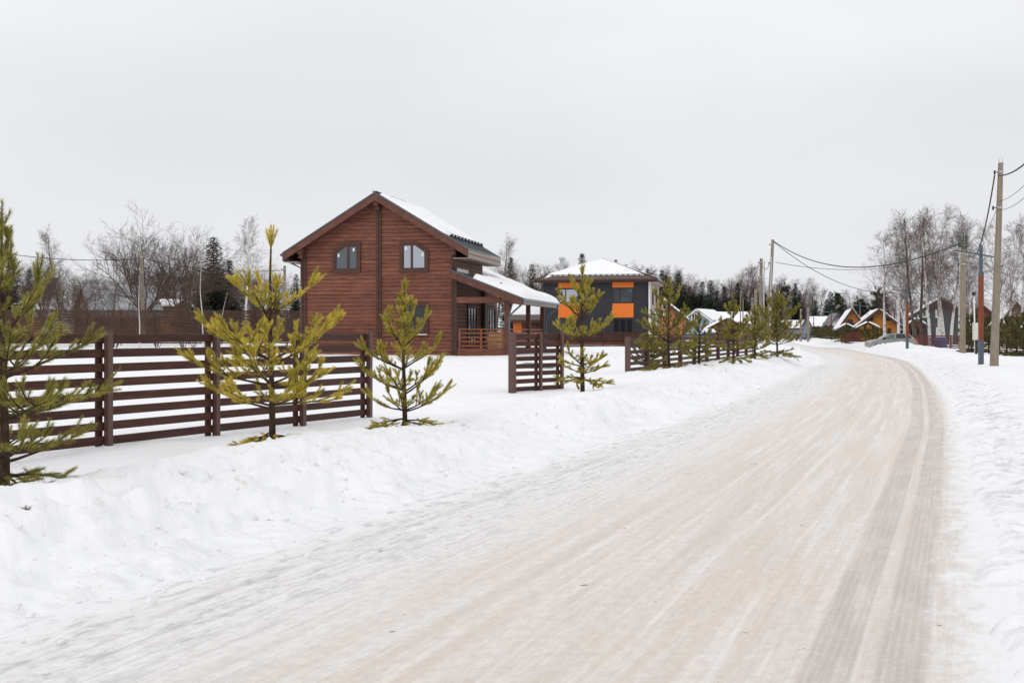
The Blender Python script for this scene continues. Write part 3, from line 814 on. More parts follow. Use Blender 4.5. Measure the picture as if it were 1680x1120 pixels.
def slat_fence(name, label, cat, pts, top, nb, pitch, bh, mat, post_mat, plate=True, post_w=0.06, rng_seed=1, post_top=0.02, joined=False, group=None, post_h=None, first_w=None, overlap=True, step=0.0):
    """fence of horizontal boards between posts given as (x,y); boards on the yard side, posts on the road side"""
    rs = random.Random(rng_seed)
    root = thing(name, label, cat, (pts[0][0], pts[0][1], 0), 0, group)
    ox, oy = pts[0]
    boards = MB()
    for i in range(len(pts) - 1):
        ax, ay = pts[i][0] - ox, pts[i][1] - oy; bx, by = pts[i + 1][0] - ox, pts[i + 1][1] - oy
        L = math.hypot(bx - ax, by - ay); a = math.atan2(by - ay, bx - ax)
        nx, ny = -math.sin(a), math.cos(a)
        tp = top + (rs.uniform(-step, step) if step else 0)
        for k in range(nb):
            z = tp - bh / 2 - k * pitch + rs.uniform(-0.004, 0.004)
            cx, cy = (ax + bx) / 2 + nx * 0.045, (ay + by) / 2 + ny * 0.045
            if joined:
                boards.bar((ax + nx * 0.045, ay + ny * 0.045, z), (bx + nx * 0.045, by + ny * 0.045, z), 0.025, bh)
            else:
                o = bpy.data.objects.new('board', board_mesh(L - 0.012, bh, 0.028, mat)); col.objects.link(o); o.parent = root
                o.location = (cx, cy, z); o.rotation_euler = (rs.uniform(-0.02, 0.02), rs.uniform(-0.003, 0.003), a)
    if joined:
        boards.build('boards', mat, root, kind='stuff')
    for i, (px_, py_) in enumerate(pts):
        x_, y_ = px_ - ox, py_ - oy
        j = min(i, len(pts) - 2); a = math.atan2(pts[j + 1][1] - pts[j][1], pts[j + 1][0] - pts[j][0])
        g = hz(px_, py_) - 0.3
        w = first_w if (first_w and i == 0) else post_w
        mb = MB(); mb.box(-w / 2, w / 2, -w / 2, w / 2, g, top + post_top + rs.uniform(0, 0.02))
        mb.box(-w / 2 - 0.004, w / 2 + 0.004, -w / 2 - 0.004, w / 2 + 0.004, top + post_top + 0.02, top + post_top + 0.032)
        o = mb.build('post', post_mat, root); o.location = (x_, y_, 0); o.rotation_euler = (0, 0, a)
        if plate:
            mb = MB()
            if i > 0: mb.box(-0.13, -0.035, 0.062, 0.09, g, top - 0.01)
            if i < len(pts) - 1: mb.box(0.035, 0.13, 0.062, 0.09, g, top - 0.01)
            o = mb.build('batten', mat, root); o.location = (x_, y_, 0); o.rotation_euler = (0, 0, a)
    return root

def ray_on(px, A, B):
    """point of line A-B seen at photo column px"""
    k = (px - 840) / FPX
    t = (A[0] - k * A[1]) / (k * (B[1] - A[1]) - (B[0] - A[0]))
    return (A[0] + (B[0] - A[0]) * t, A[1] + (B[1] - A[1]) * t)
A_, B_ = (-5.6, 12.43), (-2.35, 18.67)
pts = [(-8.1, 7.6), (-6.75, 10.2)] + [ray_on(p, A_, B_) for p in (178, 355, 497, 606)]
slat_fence('slat_fence', 'long dark brown slat fence at left behind the green and golden pines', 'fence', pts, 1.575, 8, 0.176, 0.104, M['fence'], M['fence_post'], post_w=0.075)
A_, B_ = (0.0, 26.7), (1.24, 28.1)
pts = [ray_on(p, A_, B_) for p in (840.5, 887, 922)]
slat_fence('slat_fence', 'short dark brown two panel slat fence between the two driveway gaps', 'fence', pts, 1.56, 8, 0.178, 0.108, M['fence'], M['fence_post'], post_w=0.07, first_w=0.135, rng_seed=2)
A_, B_ = (3.41, 33.5), (12.15, 57.0)
pts = [(A_[0] + (B_[0] - A_[0]) * i / 10, A_[1] + (B_[1] - A_[1]) * i / 10) for i in range(11)]
slat_fence('slat_fence', 'dark brown slat fence running along the road behind the row of five pines', 'fence', pts, 1.42, 8, 0.176, 0.104, M['fence'], M['fence_post'], post_w=0.08, first_w=0.14, rng_seed=3)
# yard fence before the charcoal house
pts = [(xat(p, Y), Y) for p, Y in ((893, 88), (925, 88.5), (957, 89), (990, 89.5), (1024, 90), (1058, 90.5))]
slat_fence('board_fence', 'low dark brown board fence in front of the orange and charcoal house', 'fence', pts, 1.62, 8, 0.15, 0.13, M['fence'], M['trim'], plate=False, rng_seed=4)
pts = [(xat(p, Y), Y) for p, Y in ((1062, 84), (1105, 86), (1150, 88), (1196, 90), (1242, 92))]
slat_fence('board_fence', 'brown board fence between the blue cabin and the row of pines', 'fence', pts, 1.45, 8, 0.17, 0.12, M['fence'], M['trim'], plate=False, rng_seed=5)
# tall fence across the back of the left yard
pts = [(xat(-90, 70) + i * 2.02, 70 + i * 0.42) for i in range(13)]
slat_fence('tall_board_fence', 'tall close boarded brown fence across the back of the left yard', 'fence', pts, 3.02, 22, 0.098, 0.082, M['fence_back'], M['fence_back'], plate=False, rng_seed=6, joined=True)
# right hand fence
rp = [(1500, 106), (1560, 101), (1640, 88), (1700, 79), (1770, 70)]
dense = []
for i in range(len(rp) - 1):
    (p0, Y0), (p1, Y1) = rp[i], rp[i + 1]; a0 = Vector((xat(p0, Y0), Y0)); a1 = Vector((xat(p1, Y1), Y1))
    k = max(1, round((a1 - a0).length / 2.6))
    for j in range(k): dense.append(tuple(a0.lerp(a1, j / k)))
dense.append((xat(1770, 70), 70))
slat_fence('slat_fence', 'reddish brown slat fence behind the birches and the right poles', 'fence', dense, 1.32, 9, 0.145, 0.095, M['fence_red'], M['fence_red'], plate=False, rng_seed=7, post_w=0.09)
pts = [(xat(p, 122), 122) for p in (1388, 1400, 1412)]
slat_fence('slat_fence', 'short red brown slat fence before the small amber house', 'fence', pts, 1.55, 8, 0.17, 0.12, M['fence_red'], M['fence_red'], plate=False, rng_seed=8)

# ------------------------------------------------------------------ roof snow
def snow_sheet(parent, P00, P10, P11, P01, thick, nu=40, nv=24, rim=0.35, seed=1, amp=0.04, name='snow_cover', wob=0.0, sag=(0, 0, 0, 0)):
    """a snow blanket over the quad (local coords); rounded irregular edges; wob pulls the P00-P10 side in"""
    P00, P10, P11, P01 = [np.array(p, float) for p in (P00, P10, P11, P01)]
    u = np.linspace(0, 1, nu); v = np.linspace(0, 1, nv)
    U, V_ = np.meshgrid(u, v, indexing='ij')
    Lu = np.linalg.norm(P10 - P00); Lv = np.linalg.norm(P01 - P00)
    eu = np.minimum(U, 1 - U) * Lu; ev = np.minimum(V_, 1 - V_) * Lv
    e = np.minimum(eu, ev)
    wv = wob * (0.5 + 0.5 * fbm(U * Lu * 0.8, V_ * 0 + seed, seed, 3))
    Vw = V_ + (1 - V_) * np.clip(wv / max(Lv, 0.1), 0, 0.6)
    wob2 = 0.06 * fbm(U * Lu * 0.9, V_ * Lv * 0.9, seed + 3, 2)
    q = np.clip(e / rim, 0, 1); prof = np.sqrt(1 - (1 - q) ** 2)
    B = (P00[None, None] * ((1 - U) * (1 - Vw))[..., None] + P10 * (U * (1 - Vw))[..., None] + P11 * (U * Vw)[..., None] + P01 * ((1 - U) * Vw)[..., None])
    T = B.copy()
    T[..., 2] += 0.012 + prof * (thick + amp * fbm(U * Lu * 0.7, V_ * Lv * 0.7, seed, 4) + wob2 * 0.3)
    n = U.size
    i = np.arange(nu - 1)[:, None]; j = np.arange(nv - 1)[None, :]
    a = i * nv + j
    top = np.stack([a, a + nv, a + nv + 1, a + 1], -1).reshape(-1, 4)
    Bv = B.copy(); Bv[..., 2] += 0.008
    bot = top[:, ::-1] + n
    VV = np.concatenate([T.reshape(-1, 3), Bv.reshape(-1, 3)])
    return link_mesh(name, np_mesh(name, VV, np.concatenate([top, bot])), M['roof_snow'], parent, smooth=True)

def window(parent, poly, y, frame_w, depth, frame_mat, glass, mull=None, sash_mat=None, axis='y', sill=True, stickers=None):
    """window as a part: proud casing ring (poly of (u,z)), sash, pane as sub-parts. y is the wall face; outwards is -y (axis y) or +x (axis x)"""
    sgn = -1 if axis == 'y' else 1
    n = len(poly); cu = sum(p[0] for p in poly) / n; cz = sum(p[1] for p in poly) / n
    def inset(w):
        # scale towards the centre by distance, good enough for convex outlines
        wu = max(p[0] for p in poly) - min(p[0] for p in poly); wz = max(p[1] for p in poly) - min(p[1] for p in poly)
        cu_ = (max(p[0] for p in poly) + min(p[0] for p in poly)) / 2; cz_ = (max(p[1] for p in poly) + min(p[1] for p in poly)) / 2
        return [(cu_ + (u_ - cu_) * (1 - 2 * w / wu), cz_ + (z_ - cz_) * (1 - 2 * w / wz)) for u_, z_ in poly]
    def P(u_, z_, t): return (u_, t, z_) if axis == 'y' else (t, u_, z_)
    def ring(outer, inner, t0, t1, mb):
        vs = [P(*p, t0) for p in outer] + [P(*p, t0) for p in inner] + [P(*p, t1) for p in outer] + [P(*p, t1) for p in inner]
        fs = []
        for i in range(n):
            j = (i + 1) % n
            fs += [(2 * n + i, 2 * n + j, 3 * n + j, 3 * n + i), (i, j, 2 * n + j, 2 * n + i), (n + i, n + j, 3 * n + j, 3 * n + i), (i, j, n + j, n + i)]
        mb.add(vs, fs)
    mb = MB(); inn = inset(frame_w); ring(poly, inn, y, y + sgn * depth, mb)
    w = mb.build('window', frame_mat, parent)
    mb = MB(); in2 = inset(frame_w + 0.06); ring(inn, in2, y, y + sgn * depth * 0.7, mb)
    u0 = min(p[0] for p in inn); u1 = max(p[0] for p in inn); z0 = min(p[1] for p in inn); z1 = max(p[1] for p in inn)
    for f in (mull or []):
        um = u0 + (u1 - u0) * f
        # clip the mullion to the outline
        zt = z1
        for i in range(n):
            (ua, za), (ub, zb) = inn[i], inn[(i + 1) % n]
            if min(ua, ub) <= um <= max(ua, ub) and abs(ua - ub) > 1e-6:
                zz = za + (zb - za) * (um - ua) / (ub - ua)
                if zz > cz: zt = min(zt, zz)
        if axis == 'y': mb.box(um - 0.05, um + 0.05, y + sgn * depth * 0.75, y + sgn * 0.012, z0, zt)
        else: mb.box(y + sgn * 0.012, y + sgn * depth * 0.75, um - 0.05, um + 0.05, z0, zt)
    mb.build('sash', sash_mat or M['trim'], w)
    mb = MB(); t_ = y + sgn * 0.02
    mb.add([P(*p, t_) for p in in2] + [P(*p, y) for p in in2], [tuple(range(n)), tuple(range(2 * n - 1, n - 1, -1))] + [((i + 1) % n, i, n + i, n + (i + 1) % n) for i in range(n)])
    mb.build('pane', glass, w)
    for (su, sz) in (stickers or []):
        mb = MB()
        if axis == 'y': mb.box(su - 0.045, su + 0.045, y + sgn * 0.027, y + sgn * 0.023, sz - 0.08, sz + 0.08)
        mb.build('sticker', M['sticker'], w)
    return w
def rect(u0, u1, z0, z1): return [(u0, z0), (u1, z0), (u1, z1), (u0, z1)]

# ------------------------------------------------------------------ the brown log house
def brown_house():
    hx, hy = -6.72, 57.0
    z0 = 0.47
    h = thing('timber_house', 'red brown two storey timber house with snowy gable roof and side porch', 'house', (hx, hy, z0), R(-12))
    HW, DEP = 3.97, 6.0
    ridge, sl, ru = 7.84, 0.60, 0.06           # roof underside at the ridge
    def under(u): return ridge - sl * abs(u - ru)
    # solid core behind the boards
    mb = MB(); mb.prism([(-HW + .06, -0.4), (HW - .06, -0.4), (HW - .06, under(HW) - .02), (ru, ridge - .06), (-HW + .06, under(-HW) - .02)], 0.05, DEP)
    mb.prism([(-HW + .06, -0.4), (HW - .06, -0.4), (HW - .06, 3.6), (2.0, 4.3), (-HW + .06, 3.2)], DEP, 9.6)
    wall = mb.build('wall', M['dark'], h)
    # gable boards
    pitch = 0.192
    rs = random.Random(3)
    def plank_poly(x0a, x1a, x0b, x1b, za, zb):
        return (x0a, x1a, x0b, x1b, za, zb)
    k = 0
    z = -0.05
    while z < ridge - 0.1:
        zb, zt = z + 0.004, z + pitch - 0.004
        for side in (-1, 1):
            lim_b = (ridge - zb) / sl; lim_t = (ridge - zt) / sl
            if side < 0:
                xb0, xt0 = max(-HW + .02, ru - lim_b), max(-HW + .02, ru - lim_t); xb1 = xt1 = ru - 0.10
                if xb0 > xb1 - 0.05: continue
                xt0 = min(xt0, xt1 - 0.01)
            else:
                xb1, xt1 = min(HW - .02, ru + lim_b), min(HW - .02, ru + lim_t); xb0 = xt0 = ru + 0.10
                if xb1 < xb0 + 0.05: continue
                xt1 = max(xt1, xt0 + 0.01)
            c = 0.018; yf = 0.0 + rs.uniform(-0.003, 0.003); yb = 0.05
            cx, cz = (xb0 + xb1) / 2, (zb + zt) / 2
            vs = []
            for (xx0, xx1, zz, yy) in ((xb0, xb1, zb, yf + c), (xb0, xb1, zb + c, yf), (xt0, xt1, zt - c, yf), (xt0, xt1, zt, yf + c), (xt0, xt1, zt, yb), (xb0, xb1, zb, yb)):
                vs += [(xx0 - cx, yy, zz - cz), (xx1 - cx, yy, zz - cz)]
            fs = [(2 * i, 2 * i + 1, 2 * ((i + 1) % 6) + 1, 2 * ((i + 1) % 6)) for i in range(6)] + [(0, 2, 4, 6, 8, 10), (11, 9, 7, 5, 3, 1)]
            mb = MB(); mb.add(vs, fs); mb.build('plank', M['plank'], wall, loc=(cx, 0, cz))
        z += pitch
    # side wall boards (upper wall under the main eave, lower wall under the porch)
    def side_boards(t0, t1, zlo, zhi):
        z = zlo
        while z < zhi - 0.02:
            zt = min(z + pitch, zhi); c = 0.018; xo = HW + 0.002
            mb = MB()
            poly = [(HW - .05, z + .004), (xo - c, z + .004), (xo, z + .004 + c), (xo, zt - .004 - c), (xo - c, zt - .004), (HW - .05, zt - .004)]
            L = t1 - t0
            mb.prism([(a - HW, b - (z + zt) / 2) for a, b in poly], -L / 2, L / 2)
            mb.build('plank', M['plank_side'], wall, loc=(HW, (t0 + t1) / 2, (z + zt) / 2))
            z += pitch
    side_boards(0.16, 5.95, 4.12, 5.40)
    side_boards(0.16, 9.55, 0.28, 3.75)
    # corner and centre log ends
    for (u0, u1, zt) in ((-HW - .12, -HW + .16, under(-HW) - .03), (HW - .16, HW + .12, under(HW) - .03), (ru - .12, ru + .13, ridge - .55)):
        mb = MB(); mb.box(u0, u1, -0.075, 0.02, -0.1, zt); mb.box(u0 + .05, u0 + .13, -0.12, -0.076, -0.1, zt - .03); mb.build('corner_board', M['trim'], h)
    for u in (-HW - .02, HW + .02):
        for (zb, zt) in ((under(u) - .55, under(u) - .02),):
            mb = MB(); mb.box(u - .13, u + .13, -0.5, 0.0, zb + .22, zt); mb.box(u - .11, u + .11, -0.34, 0.0, zb, zb + .218); mb.build('bracket', M['rake'], h)
    mb = MB(); mb.box(ru - .11, ru + .11, -0.55, 0.0, ridge - .42, ridge - .03); mb.box(ru - .14, ru + .12, -0.3, 0.0, ridge - .62, ridge - .422); mb.build('bracket', M['rake'], h)
    # roof: two metal slabs
    E = 4.83; top = ridge + 0.24
    def rt(u): return top - sl * abs(u - ru)
    f0, f1 = -0.66, 6.62
    mb = MB()
    mb.slab([(ru, f0, top), (ru, f1, top), (-E, f1, rt(-E)), (-E, f0, rt(-E))], 0.06)
    mb.slab([(ru, f0, top), (E, f0, rt(E)), (E, f1, rt(E)), (ru, f1, top)], 0.06)
    mb.bar((ru, f0 - .02, top + .02), (ru, f1 + .02, top + .02), 0.22, 0.05)
    roof = mb.build('roof', M['roof_metal'], h)
    # standing ribs of the bare metal strip
    mb = MB()
    for i in range(17):
        t_ = f0 + 0.2 + i * (f1 - f0 - .4) / 16
        mb.bar((3.55, t_, rt(3.55) + .012), (E, t_, rt(E) + .012), 0.05, 0.03)
    mb.build('roof_rib', M['roof_metal'], roof)
    # barge boards and soffit
    for sgn in (-1, 1):
        ue = -E if sgn < 0 else E
        zt0, zt1 = top - .065, rt(ue) - .065
        mb = MB(); mb.prism([(ru, zt0), (ru, zt0 - .36), (ue, zt1 - .36), (ue, zt1)], f0 + .0, f0 + .06); mb.build('barge_board', M['rake'], h)
        mb = MB(); mb.prism([(ru, zt0 + .07), (ru, zt0 + .0), (ue, zt1), (ue, zt1 + .07)], f0 - .03, f0 - .005); mb.build('edge_flashing', M['roof_metal'], h)
        mb = MB(); mb.prism([(ru, zt0 - .17), (ru, zt0 - .22), (ue, zt1 - .22), (ue, zt1 - .17)], f0 + .062, f1 - .02); mb.build('soffit', M['rake'], h)
        mb = MB(); mb.box(min(ue, ue - sgn * .05), max(ue, ue - sgn * .05), f0 + .062, f1, zt1 - .40, zt1 - .005); mb.build('fascia', M['fascia'], h)
        mb = MB(); mb.box(min(ue - sgn * .06, ue - sgn * .8), max(ue - sgn * .06, ue - sgn * .8), f0 + .062, f1, zt1 - .42, zt1 - .385); mb.build('soffit', M['fascia'], h)
    # snow and guards
    snow_sheet(h, (0.25, f0 + .18, rt(.25)), (0.25, f1 - .05, rt(.25)), (3.75, f1 - .05, rt(3.75)), (3.72, f0 + .16, rt(3.72)), 0.17, 40, 34, 0.3, 5)
    snow_sheet(h, (-E + .3, f0 + .3, rt(-E + .3)), (-E + .3, f1, rt(-E + .3)), (-0.1, f1, rt(-.1)), (-0.1, f0 + .3, rt(-.1)), 0.10, 30, 20, 0.3, 6)
    for i in range(10):
        t_ = f0 + .45 + i * .69
        mb = MB(); mb.prism([(3.74, rt(3.74) + .0), (4.02, rt(4.02)), (3.9, rt(3.9) + .21)], t_, t_ + .05)
        mb.build('snow_guard', M['black_metal'], roof)
    mb = MB(); mb.tube([(3.9, f0 + .3, rt(3.9) + .17), (3.9, f1 - .2, rt(3.9) + .17)], 0.02, 6); mb.build('guard_rail', M['black_metal'], roof)
    # gable windows
    window(h, [(-2.4, 4.12), (-0.9, 4.12), (-0.9, 5.66), (-1.72, 5.66), (-2.4, 5.2)], 0.0, 0.155, 0.09, M['trim'], M['glass'], [0.58], stickers=[(-2.07, 5.0), (-1.27, 5.28)])
    window(h, [(1.15, 4.12), (2.65, 4.12), (2.65, 5.2), (1.97, 5.66), (1.15, 5.66)], 0.0, 0.155, 0.09, M['trim'], M['glass_pale'], [0.40], stickers=[(1.47, 5.3), (2.34, 4.98)])
    window(h, rect(1.15, 2.65, 1.05, 2.62), 0.0, 0.155, 0.09, M['trim'], M['glass_dark'], [0.45])
    mb = MB(); mb.box(1.2, 2.6, -0.16, -0.03, 1.0, 1.045); mb.build('window_sill', M['white_paint'], h)
    # two glazed doors on the porch side
    for (t0, t1) in ((2.5, 4.5), (6.7, 8.9)):
        window(h, rect(t0, t1, 0.34, 2.55), HW + .003, 0.12, 0.07, M['trim'], M['glass_pale'], [0.33, 0.66], axis='x')
    mb = MB(); mb.box(HW + .004, HW + .22, 5.6, 6.35, 0.3, 3.9); mb.build('corner_board', M['trim'], h)
    mb = MB(); mb.box(HW + .004, HW + .05, 0.3, 2.6, 4.13, 4.32); mb.build('insulation_strip', M['white_paint'], h)
    # plinth flashing
    mb = MB(); mb.box(-HW - .05, HW + .05, -0.05, 0.1, -0.12, -0.055); mb.build('plinth', M['roof_metal'], h)
    # porch floor, beams, posts
    PU = 6.62
    mb = MB(); mb.box(HW, PU + .14, 0.03, 9.6, 0.16, 0.28); mb.build('porch_floor', M['brown_timber'], h)
    mb = MB(); mb.box(HW + .13, PU + .14, -0.03, 0.02, -0.06, 0.155); mb.box(HW + .13, PU + .14, -0.02, 0.025, 0.16, 0.34); mb.build('skirt_board', M['plank'], h)
    for t_ in (0.0, 5.35, 9.5):
        mb = MB(); mb.box(PU - .11, PU + .11, t_ - .11, t_ + .11, 0.28 if t_ else -0.1, 2.56); mb.box(PU - .14, PU + .14, t_ - .14, t_ + .14, 0.28 if t_ else -0.1, (0.36 if t_ else 0.10)); mb.build('porch_post', M['rake'], h)
    # roof line of the porch
    e0u, e0z, e1u, e1z = 3.88, 4.20, 7.48, 2.80
    ps = (e0z - e1z) / (e1u - e0u)
    def pt(u): return e0z - ps * (u - e0u)
    mb = MB(); mb.box(HW + .13, PU + .16, -0.1, 0.1, 2.57, 2.86); mb.build('porch_beam', M['plank'], h)
    mb = MB(); mb.box(PU - .1, PU + .1, 0.11, 9.7, 2.57, 2.80); mb.build('porch_beam', M['rake'], h)
    mb = MB(); mb.box(PU - .12, PU + .18, -0.5, -0.101, 2.62, 2.93); mb.box(PU + .181, PU + .42, -0.4, 0.1, 2.60, 2.78); mb.build('bracket', M['rake'], h)
    pf0, pf1 = -0.60, 9.9
    mb = MB(); mb.prism([(e0u, e0z - .065), (e0u, e0z - .40), (e1u, e1z - .40), (e1u, e1z - .065)], pf0, pf0 + .07); mb.build('barge_board', M['rake'], h)
    mb = MB(); mb.prism([(e0u, e0z + .01), (e0u, e0z - .06), (e1u, e1z - .06), (e1u, e1z + .01)], pf0 - .04, pf0 - .005); mb.build('edge_flashing', M['roof_metal'], h)
    mb = MB(); mb.slab([(e0u, pf0, e0z), (e1u, pf0, e1z), (e1u, pf1, e1z), (e0u, pf1, e0z)], 0.05)
    mb.slab([(2.0, 6.64, pt(2.0) + .02), (e0u - .002, 6.64, pt(e0u) + .02), (e0u - .002, pf1, pt(e0u) + .02), (2.0, pf1, pt(2.0) + .02)], 0.05)
    pr = mb.build('porch_roof', M['roof_metal'], h)
    for i in range(10):
        t_ = 0.5 + i * 1.02
        mb = MB(); mb.bar((HW + .05, t_, pt(HW) - .17), (e1u - .1, t_, pt(e1u - .1) - .17), 0.09, 0.17); mb.build('rafter', M['trim'], pr)
    mb = MB(); mb.box(e1u - .03, e1u + .0, pf0 + .072, pf1, e1z - .30, e1z - .055); mb.build('fascia', M['fascia'], h)
    mb = MB(); mb.tube([(e1u + .06, pf0 + .05, e1z - .08), (e1u + .06, pf1, e1z - .08)], 0.065, 8); mb.build('gutter', M['gutter'], h)
    for t_ in (pf0 + .12, pf1 - .5):
        mb = MB(); mb.tube([(e1u + .06, t_, e1z - .1), (e1u + .05, t_, e1z - .25), (PU + .28, t_ + .05, e1z - .80), (PU + .2, t_ + .08, e1z - .95), (PU + .2, t_ + .08, 0.1)], 0.048, 8); mb.build('downpipe', M['gutter'], h)
    snow_sheet(h, (e0u + .95, pf0 + .12, pt(e0u + .95)), (e0u + .25, pf1 - .1, pt(e0u + .25)), (e1u + .1, pf1 - .05, pt(e1u + .1)), (e1u + .08, pf0 + .22, pt(e1u + .08)), 0.30, 46, 24, 0.42, 8, amp=0.07, wob=0.5)
    snow_sheet(h, (2.0, 6.7, pt(2.0)), (2.0, pf1 - .05, pt(2.0)), (e0u + .9, pf1 - .05, pt(e0u + .9)), (e0u + .9, 6.9, pt(e0u + .9)), 0.30, 24, 20, 0.42, 9, amp=0.07)
    mb = MB(); mb.prism([(e0u + 2.25, pt(e0u + 2.25)), (e0u + 2.55, pt(e0u + 2.55)), (e0u + 2.4, pt(e0u + 2.4) + .32)], 0.1, 0.3); mb.build('snow_guard', M['black_metal'], pr)
    # railing
    r0, r1 = HW + .22, PU - .16
    def rail(name, *b):
        mb = MB(); mb.box(*b); return mb.build(name, M['rail'], rl)
    mb = MB(); mb.box(r0, r1, -0.06, 0.06, 1.25, 1.31); rl = mb.build('railing', M['rail'], h)
    for u in (r0 + .04, (r0 + r1) / 2, r1 - .04): rail('baluster', u - .05, u + .05, -0.035, 0.035, 0.345, 1.249)
    for k in range(4): rail('slat', r0, r1, 0.036, 0.06, 0.42 + k * .21, 0.50 + k * .21)
    mb = MB(); mb.box(PU - .06, PU + .06, 0.13, 5.2, 1.25, 1.31)
    for k in range(4): mb.box(PU - .02, PU + .01, 0.13, 5.2, 0.42 + k * .21, 0.50 + k * .21)
    mb.build('railing', M['rail'], h)
    mb = MB(); mb.box(PU - .06, PU + .06, 5.5, 9.38, 1.25, 1.31)
    for k in range(4): mb.box(PU - .02, PU + .01, 5.5, 9.38, 0.42 + k * .21, 0.50 + k * .21)
    mb.build('railing', M['rail'], h)
    # gutter and pipe at the left eave
    mb = MB(); mb.tube([(-E - .07, f0, rt(-E) - .12), (-E - .07, f1, rt(-E) - .12)], 0.07, 8); mb.build('gutter', M['gutter'], h)
    mb = MB(); mb.tube([(-E - .07, 0.2, rt(-E) - .16), (-E + .05, 0.2, rt(-E) - .45), (-HW - .2, 0.2, rt(-E) - .75), (-HW - .2, 0.2, 0.2)], 0.05, 8); mb.build('downpipe', M['gutter'], h)
    # lumber and firewood on the porch: things of their own
    Mx = Matrix.Translation((hx, hy, z0)) @ Matrix.Rotation(R(-12), 4, 'Z')
    p = Mx @ Vector((5.9, 1.0, 0.285))
    t = thing('lumber_stack', 'stack of pale sawn boards behind the porch railing', 'lumber', p, R(-12))
    rs = random.Random(9)
    for i in range(7):
        for j in range(2):
            mb = MB(); L = rs.uniform(.7, 1.0); mb.box(-L / 2, L / 2, -0.09 + j * .2, 0.09 + j * .2, i * .125, i * .125 + .115)
            o = mb.build('board', M['lumber'], t); o.location = (rs.uniform(-.12, .06), 0, 0)
    p = Mx @ Vector((4.75, 1.0, 0.285))
    t = thing('lumber_stack', 'low heap of dark boards behind the porch railing beside the pale stack', 'lumber', p, R(-12))
    for i in range(5):
        mb = MB(); mb.box(-.5, .5, -0.1, 0.1, i * .075, i * .075 + .06); o = mb.build('board', M['rail'] if i % 2 else M['brown_timber'], t); o.rotation_euler = (0, rs.uniform(-.05, .05), rs.uniform(-.2, .2))
    return h
brown_house()

# covered heap by the short fence
x, y = 0.75, 40
mb = MB(); mb.prism([(-.7, 0), (-.6, .12), (-.25, .2), (.3, .18), (.6, .1), (.75, 0)], -.4, .4)
tag(mb.build('tarp_heap', M['tarp'], loc=(x, y, hz(x, y) - .02)), 'low heap under a green tarp behind the short slat fence', 'tarp heap')

